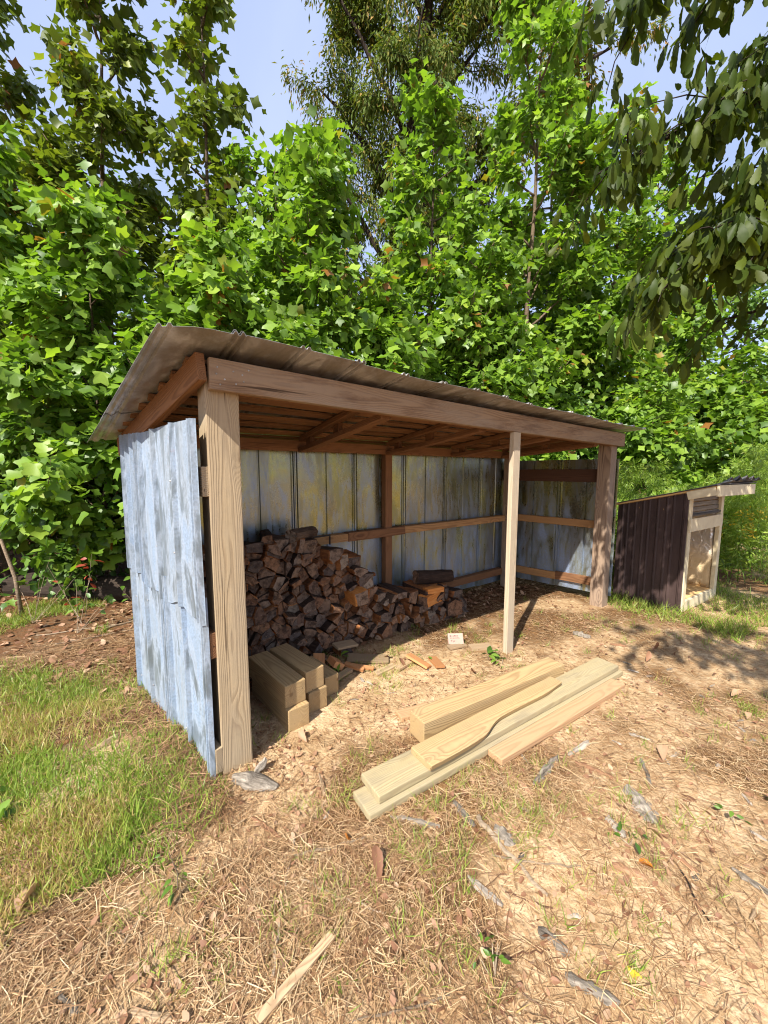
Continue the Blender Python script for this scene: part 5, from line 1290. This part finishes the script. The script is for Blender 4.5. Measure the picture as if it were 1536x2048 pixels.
# straw: bent flat strips
ST = []
for bend in (.0, .10, -.13, .28):
    k = 3; tv, tf = [], []
    for a in range(k):
        t = a / (k - 1); yy = t; xx = bend * (t * t - t)
        tv += [(xx - .5 * .028, yy, .06 * math.sin(t * 3.1)), (xx + .5 * .028, yy, .06 * math.sin(t * 3.1) + .01)]
        if a: p = 2 * a; tf += [(p - 2, p - 1, p + 1), (p - 2, p + 1, p)]
    ST.append((np.array(tv), np.array(tf)))
def straw_density(x, y):
    u, v = W2S(x, y); lm = litter_mask(x, y); d = .10 + .9 * lm
    d = d * (.35 + .65 * sstep(.3, .6, fbm(x * 3.1, y * 3.1 + 50)))
    d = np.where((v > .05) & (u > -.1) & (u < 4.1) & (v < 1.3), d * .5, d)
    return d
def make_straw(name, n_, box, dens, L, Wd, lift, rnd, label):
    xy = sample(n_, *box, dens); x, y = xy[:, 0], xy[:, 1]; z = height(x, y) + .002 + lift * rng.random(n_) ** 2
    a = rng.uniform(0, 6.283, n_); D = np.stack([np.cos(a), np.sin(a), rng.normal(0, .10, n_)], -1); Nn = np.stack([rng.normal(0, .4, n_), rng.normal(0, .4, n_), np.ones(n_)], -1)
    ln = rng.uniform(*L, n_); S = np.stack([ln * 0 + rng.uniform(*Wd, n_) / .028, ln, ln], -1)
    V, T, A = scatter_mix(ST, np.stack([x, y, z], -1), frames(Nn, D, S), rnd(n_, x, y))
    tag(link(name, npmesh(name, V, T, A), M_STRAW), label, name.replace('_', ' '), kind='stuff')
make_straw('dead_straw', 98000, (-3., 5., .75, 6.), straw_density, (.016, .095), (.0010, .0026), .013,
           lambda n_, x, y: np.clip(rng.beta(1.7, 1.6, n_) * .9 + .25 * (fbm(x * 2.3, y * 2.3) - .5), 0, 1), 'tangle of dead pine straw and dry grass covering the yard')
# the reddish heap of straw along the foot of the left wall and the litter of the wood edge
def heap_density(x, y):
    u, v = W2S(x, y); du = u + .1 + .17 * v
    return np.maximum(sstep(-.32, -.05, du) * (du < .02) * (v > -.25) * (v < 1.2), sstep(-1.6, -2.2, u) * (v > .0) * .8 + .5 * (v > 1.35) * (v < 2.5))
make_straw('pine_straw', 11000, (-4.5, 1., 1.2, 5.), heap_density, (.05, .14), (.0016, .003), .03, lambda n_, x, y: rng.beta(1.6, 2.6, n_) * .7, 'red brown pine straw heaped along the left wall and wood edge')
# grass
GB_ = []
for bend, tw in ((.25, .1), (.6, -.2), (.05, .2), (.9, .0)):
    tv, tf = [], []
    for a in range(4):
        t = a / 3; wv_ = .5 * (1 - t ** 1.6); yy = t * (1 - .25 * bend * t); zz = -bend * t * t * .6
        if a < 3: tv += [(-wv_ + tw * t, yy, zz), (wv_ + tw * t, yy, zz)]
        else: tv += [(tw, yy, zz)]
    tf = [(0, 1, 3), (0, 3, 2), (2, 3, 5), (2, 5, 4), (4, 5, 6)]
    GB_.append((np.array(tv), np.array(tf)))
def make_grass(name, xy, H, Wd, rnd, label, splay=.45):
    n_ = len(xy); x, y = xy[:, 0], xy[:, 1]; z = height(x, y) - .004
    D = np.stack([rng.normal(0, splay, n_), rng.normal(0, splay, n_), np.ones(n_)], -1); a = rng.uniform(0, 6.283, n_); Nn = np.stack([np.cos(a), np.sin(a), .2 * np.ones(n_)], -1)
    ln = H * (.5 + rng.random(n_)) * (.75 + .8 * fbm(x * 2.7 + 4, y * 2.7)); S = np.stack([rng.uniform(*Wd, n_), ln, ln], -1)
    V, T, A = scatter_mix(GB_, np.stack([x, y, z], -1), frames(Nn, D, S), np.clip(rnd, 0, 1))
    tag(link(name, npmesh(name, V, T, A), M_GRASS), label, 'grass', kind='stuff')
def lawn_density(x, y):
    m = 0
    for q in (-.16, -.05, .05, .16): m = m + .25 * in_poly(x + q + .16 * (fbm(x * 5, y * 5) - .5) * 2, y + q * .6 + .2 * (fbm(x * 5 + 9, y * 5) - .5) * 2, GRASS)
    front = np.exp(-((x + 1.22) ** 2 / .16 + (y - 1.55) ** 2 / .06))
    return m * np.minimum(1, .22 + .78 * sstep(.36, .54, fbm(x * 3.3 + 5, y * 3.3)) + .8 * front)
xy = sample(22000, -3.4, -.7, 1.0, 3.2, lawn_density, 1.0)
make_grass('lawn_grass', xy, .060, (.003, .0062), .06 + rng.beta(2, 2.2, len(xy)) * .84 + .4 * sstep(.55, .3, fbm(xy[:, 0] * 2.2, xy[:, 1] * 2.2)), 'short bright green grass growing left of the shed')
# sparse tufts in the straw
cent = sample(420, -1., 4.2, .95, 4.6, lambda x, y: .12 + sstep(.45, .65, fbm(x * 1.7 + 80, y * 1.7)), .9)
cent = np.concatenate([cent, np.array([(-.42, 1.62), (-.36, 1.66), (-.30, 1.6), (-.14, .99), (-.10, 1.02), (.92, 3.35), (.6, 3.45), (.75, 3.5)])])
k = rng.integers(6, 26, len(cent)); xy = np.repeat(cent, k, axis=0) + rng.normal(0, .022, (k.sum(), 2)); xy = xy[~keep_off(xy[:, 0], xy[:, 1])]
make_grass('grass_tufts', xy, .055, (.002, .0038), rng.beta(2, 1.7, len(xy)), 'thin half dry grass tufts scattered through the straw', .5)
# rough grass by the shelter and further right
xy = sample(15000, 2.6, 8.5, 2.6, 7.2, lambda x, y: sstep(.35, .6, fbm(x * 1.4 + 3, y * 1.4)) * ((x - 3.2) * -math.sin(DA) + (y - 4.0) * math.cos(DA) > -.35 - .5 * fbm(x * 2, y * 2)) * (W2S(x, y)[0] > 4.1), .6)
make_grass('rough_grass', xy, .085, (.004, .008), rng.beta(2, 2., len(xy)), 'rough green grass around the small shelter', .55)
xy = sample(4500, -5., -1.8, 2.6, 4.4, lambda x, y: sstep(.45, .65, fbm(x * 1.9 + 30, y * 1.9)) * (W2S(x, y)[0] < -.5), .5)
make_grass('edge_grass', xy, .07, (.003, .006), rng.beta(2, 2., len(xy)), 'sparse green grass between the left lawn and the bushes', .5)
# leaf crumbs and bark crumbs
def crumbs(name, n_, box, dens, size, mat, label):
    xy = sample(n_, *box, dens, 1.2); x, y = xy[:, 0], xy[:, 1]; z = height(x, y) + .006 + .008 * rng.random(n_)
    a = rng.uniform(0, 6.283, n_); D = np.stack([np.cos(a), np.sin(a), rng.normal(0, .25, n_)], -1); Nn = np.stack([rng.normal(0, .4, n_), rng.normal(0, .4, n_), np.ones(n_)], -1)
    V, T, A = scatter_mix([leaf_shape([(.12, .02), (.3, .3), (.22, .62), (.08, .85)], [0, .9], f, d, s) for f, d, s in ((.4, .2, .3), (-.4, .4, -.3), (.2, -.3, .5))], np.stack([x, y, z], -1), frames(Nn, D, rng.uniform(*size, n_)), rng.random(n_))
    tag(link(name, npmesh(name, V, T, A), mat), label, 'litter', kind='stuff')
crumbs('leaf_litter', 3800, (-1., 4.6, .8, 5.), lambda x, y: .25 + .75 * sstep(.4, .6, fbm(x * 2 + 11, y * 2)), (.012, .035), M_DEADLEAF, 'crumbled brown leaf and bark litter on the yard')
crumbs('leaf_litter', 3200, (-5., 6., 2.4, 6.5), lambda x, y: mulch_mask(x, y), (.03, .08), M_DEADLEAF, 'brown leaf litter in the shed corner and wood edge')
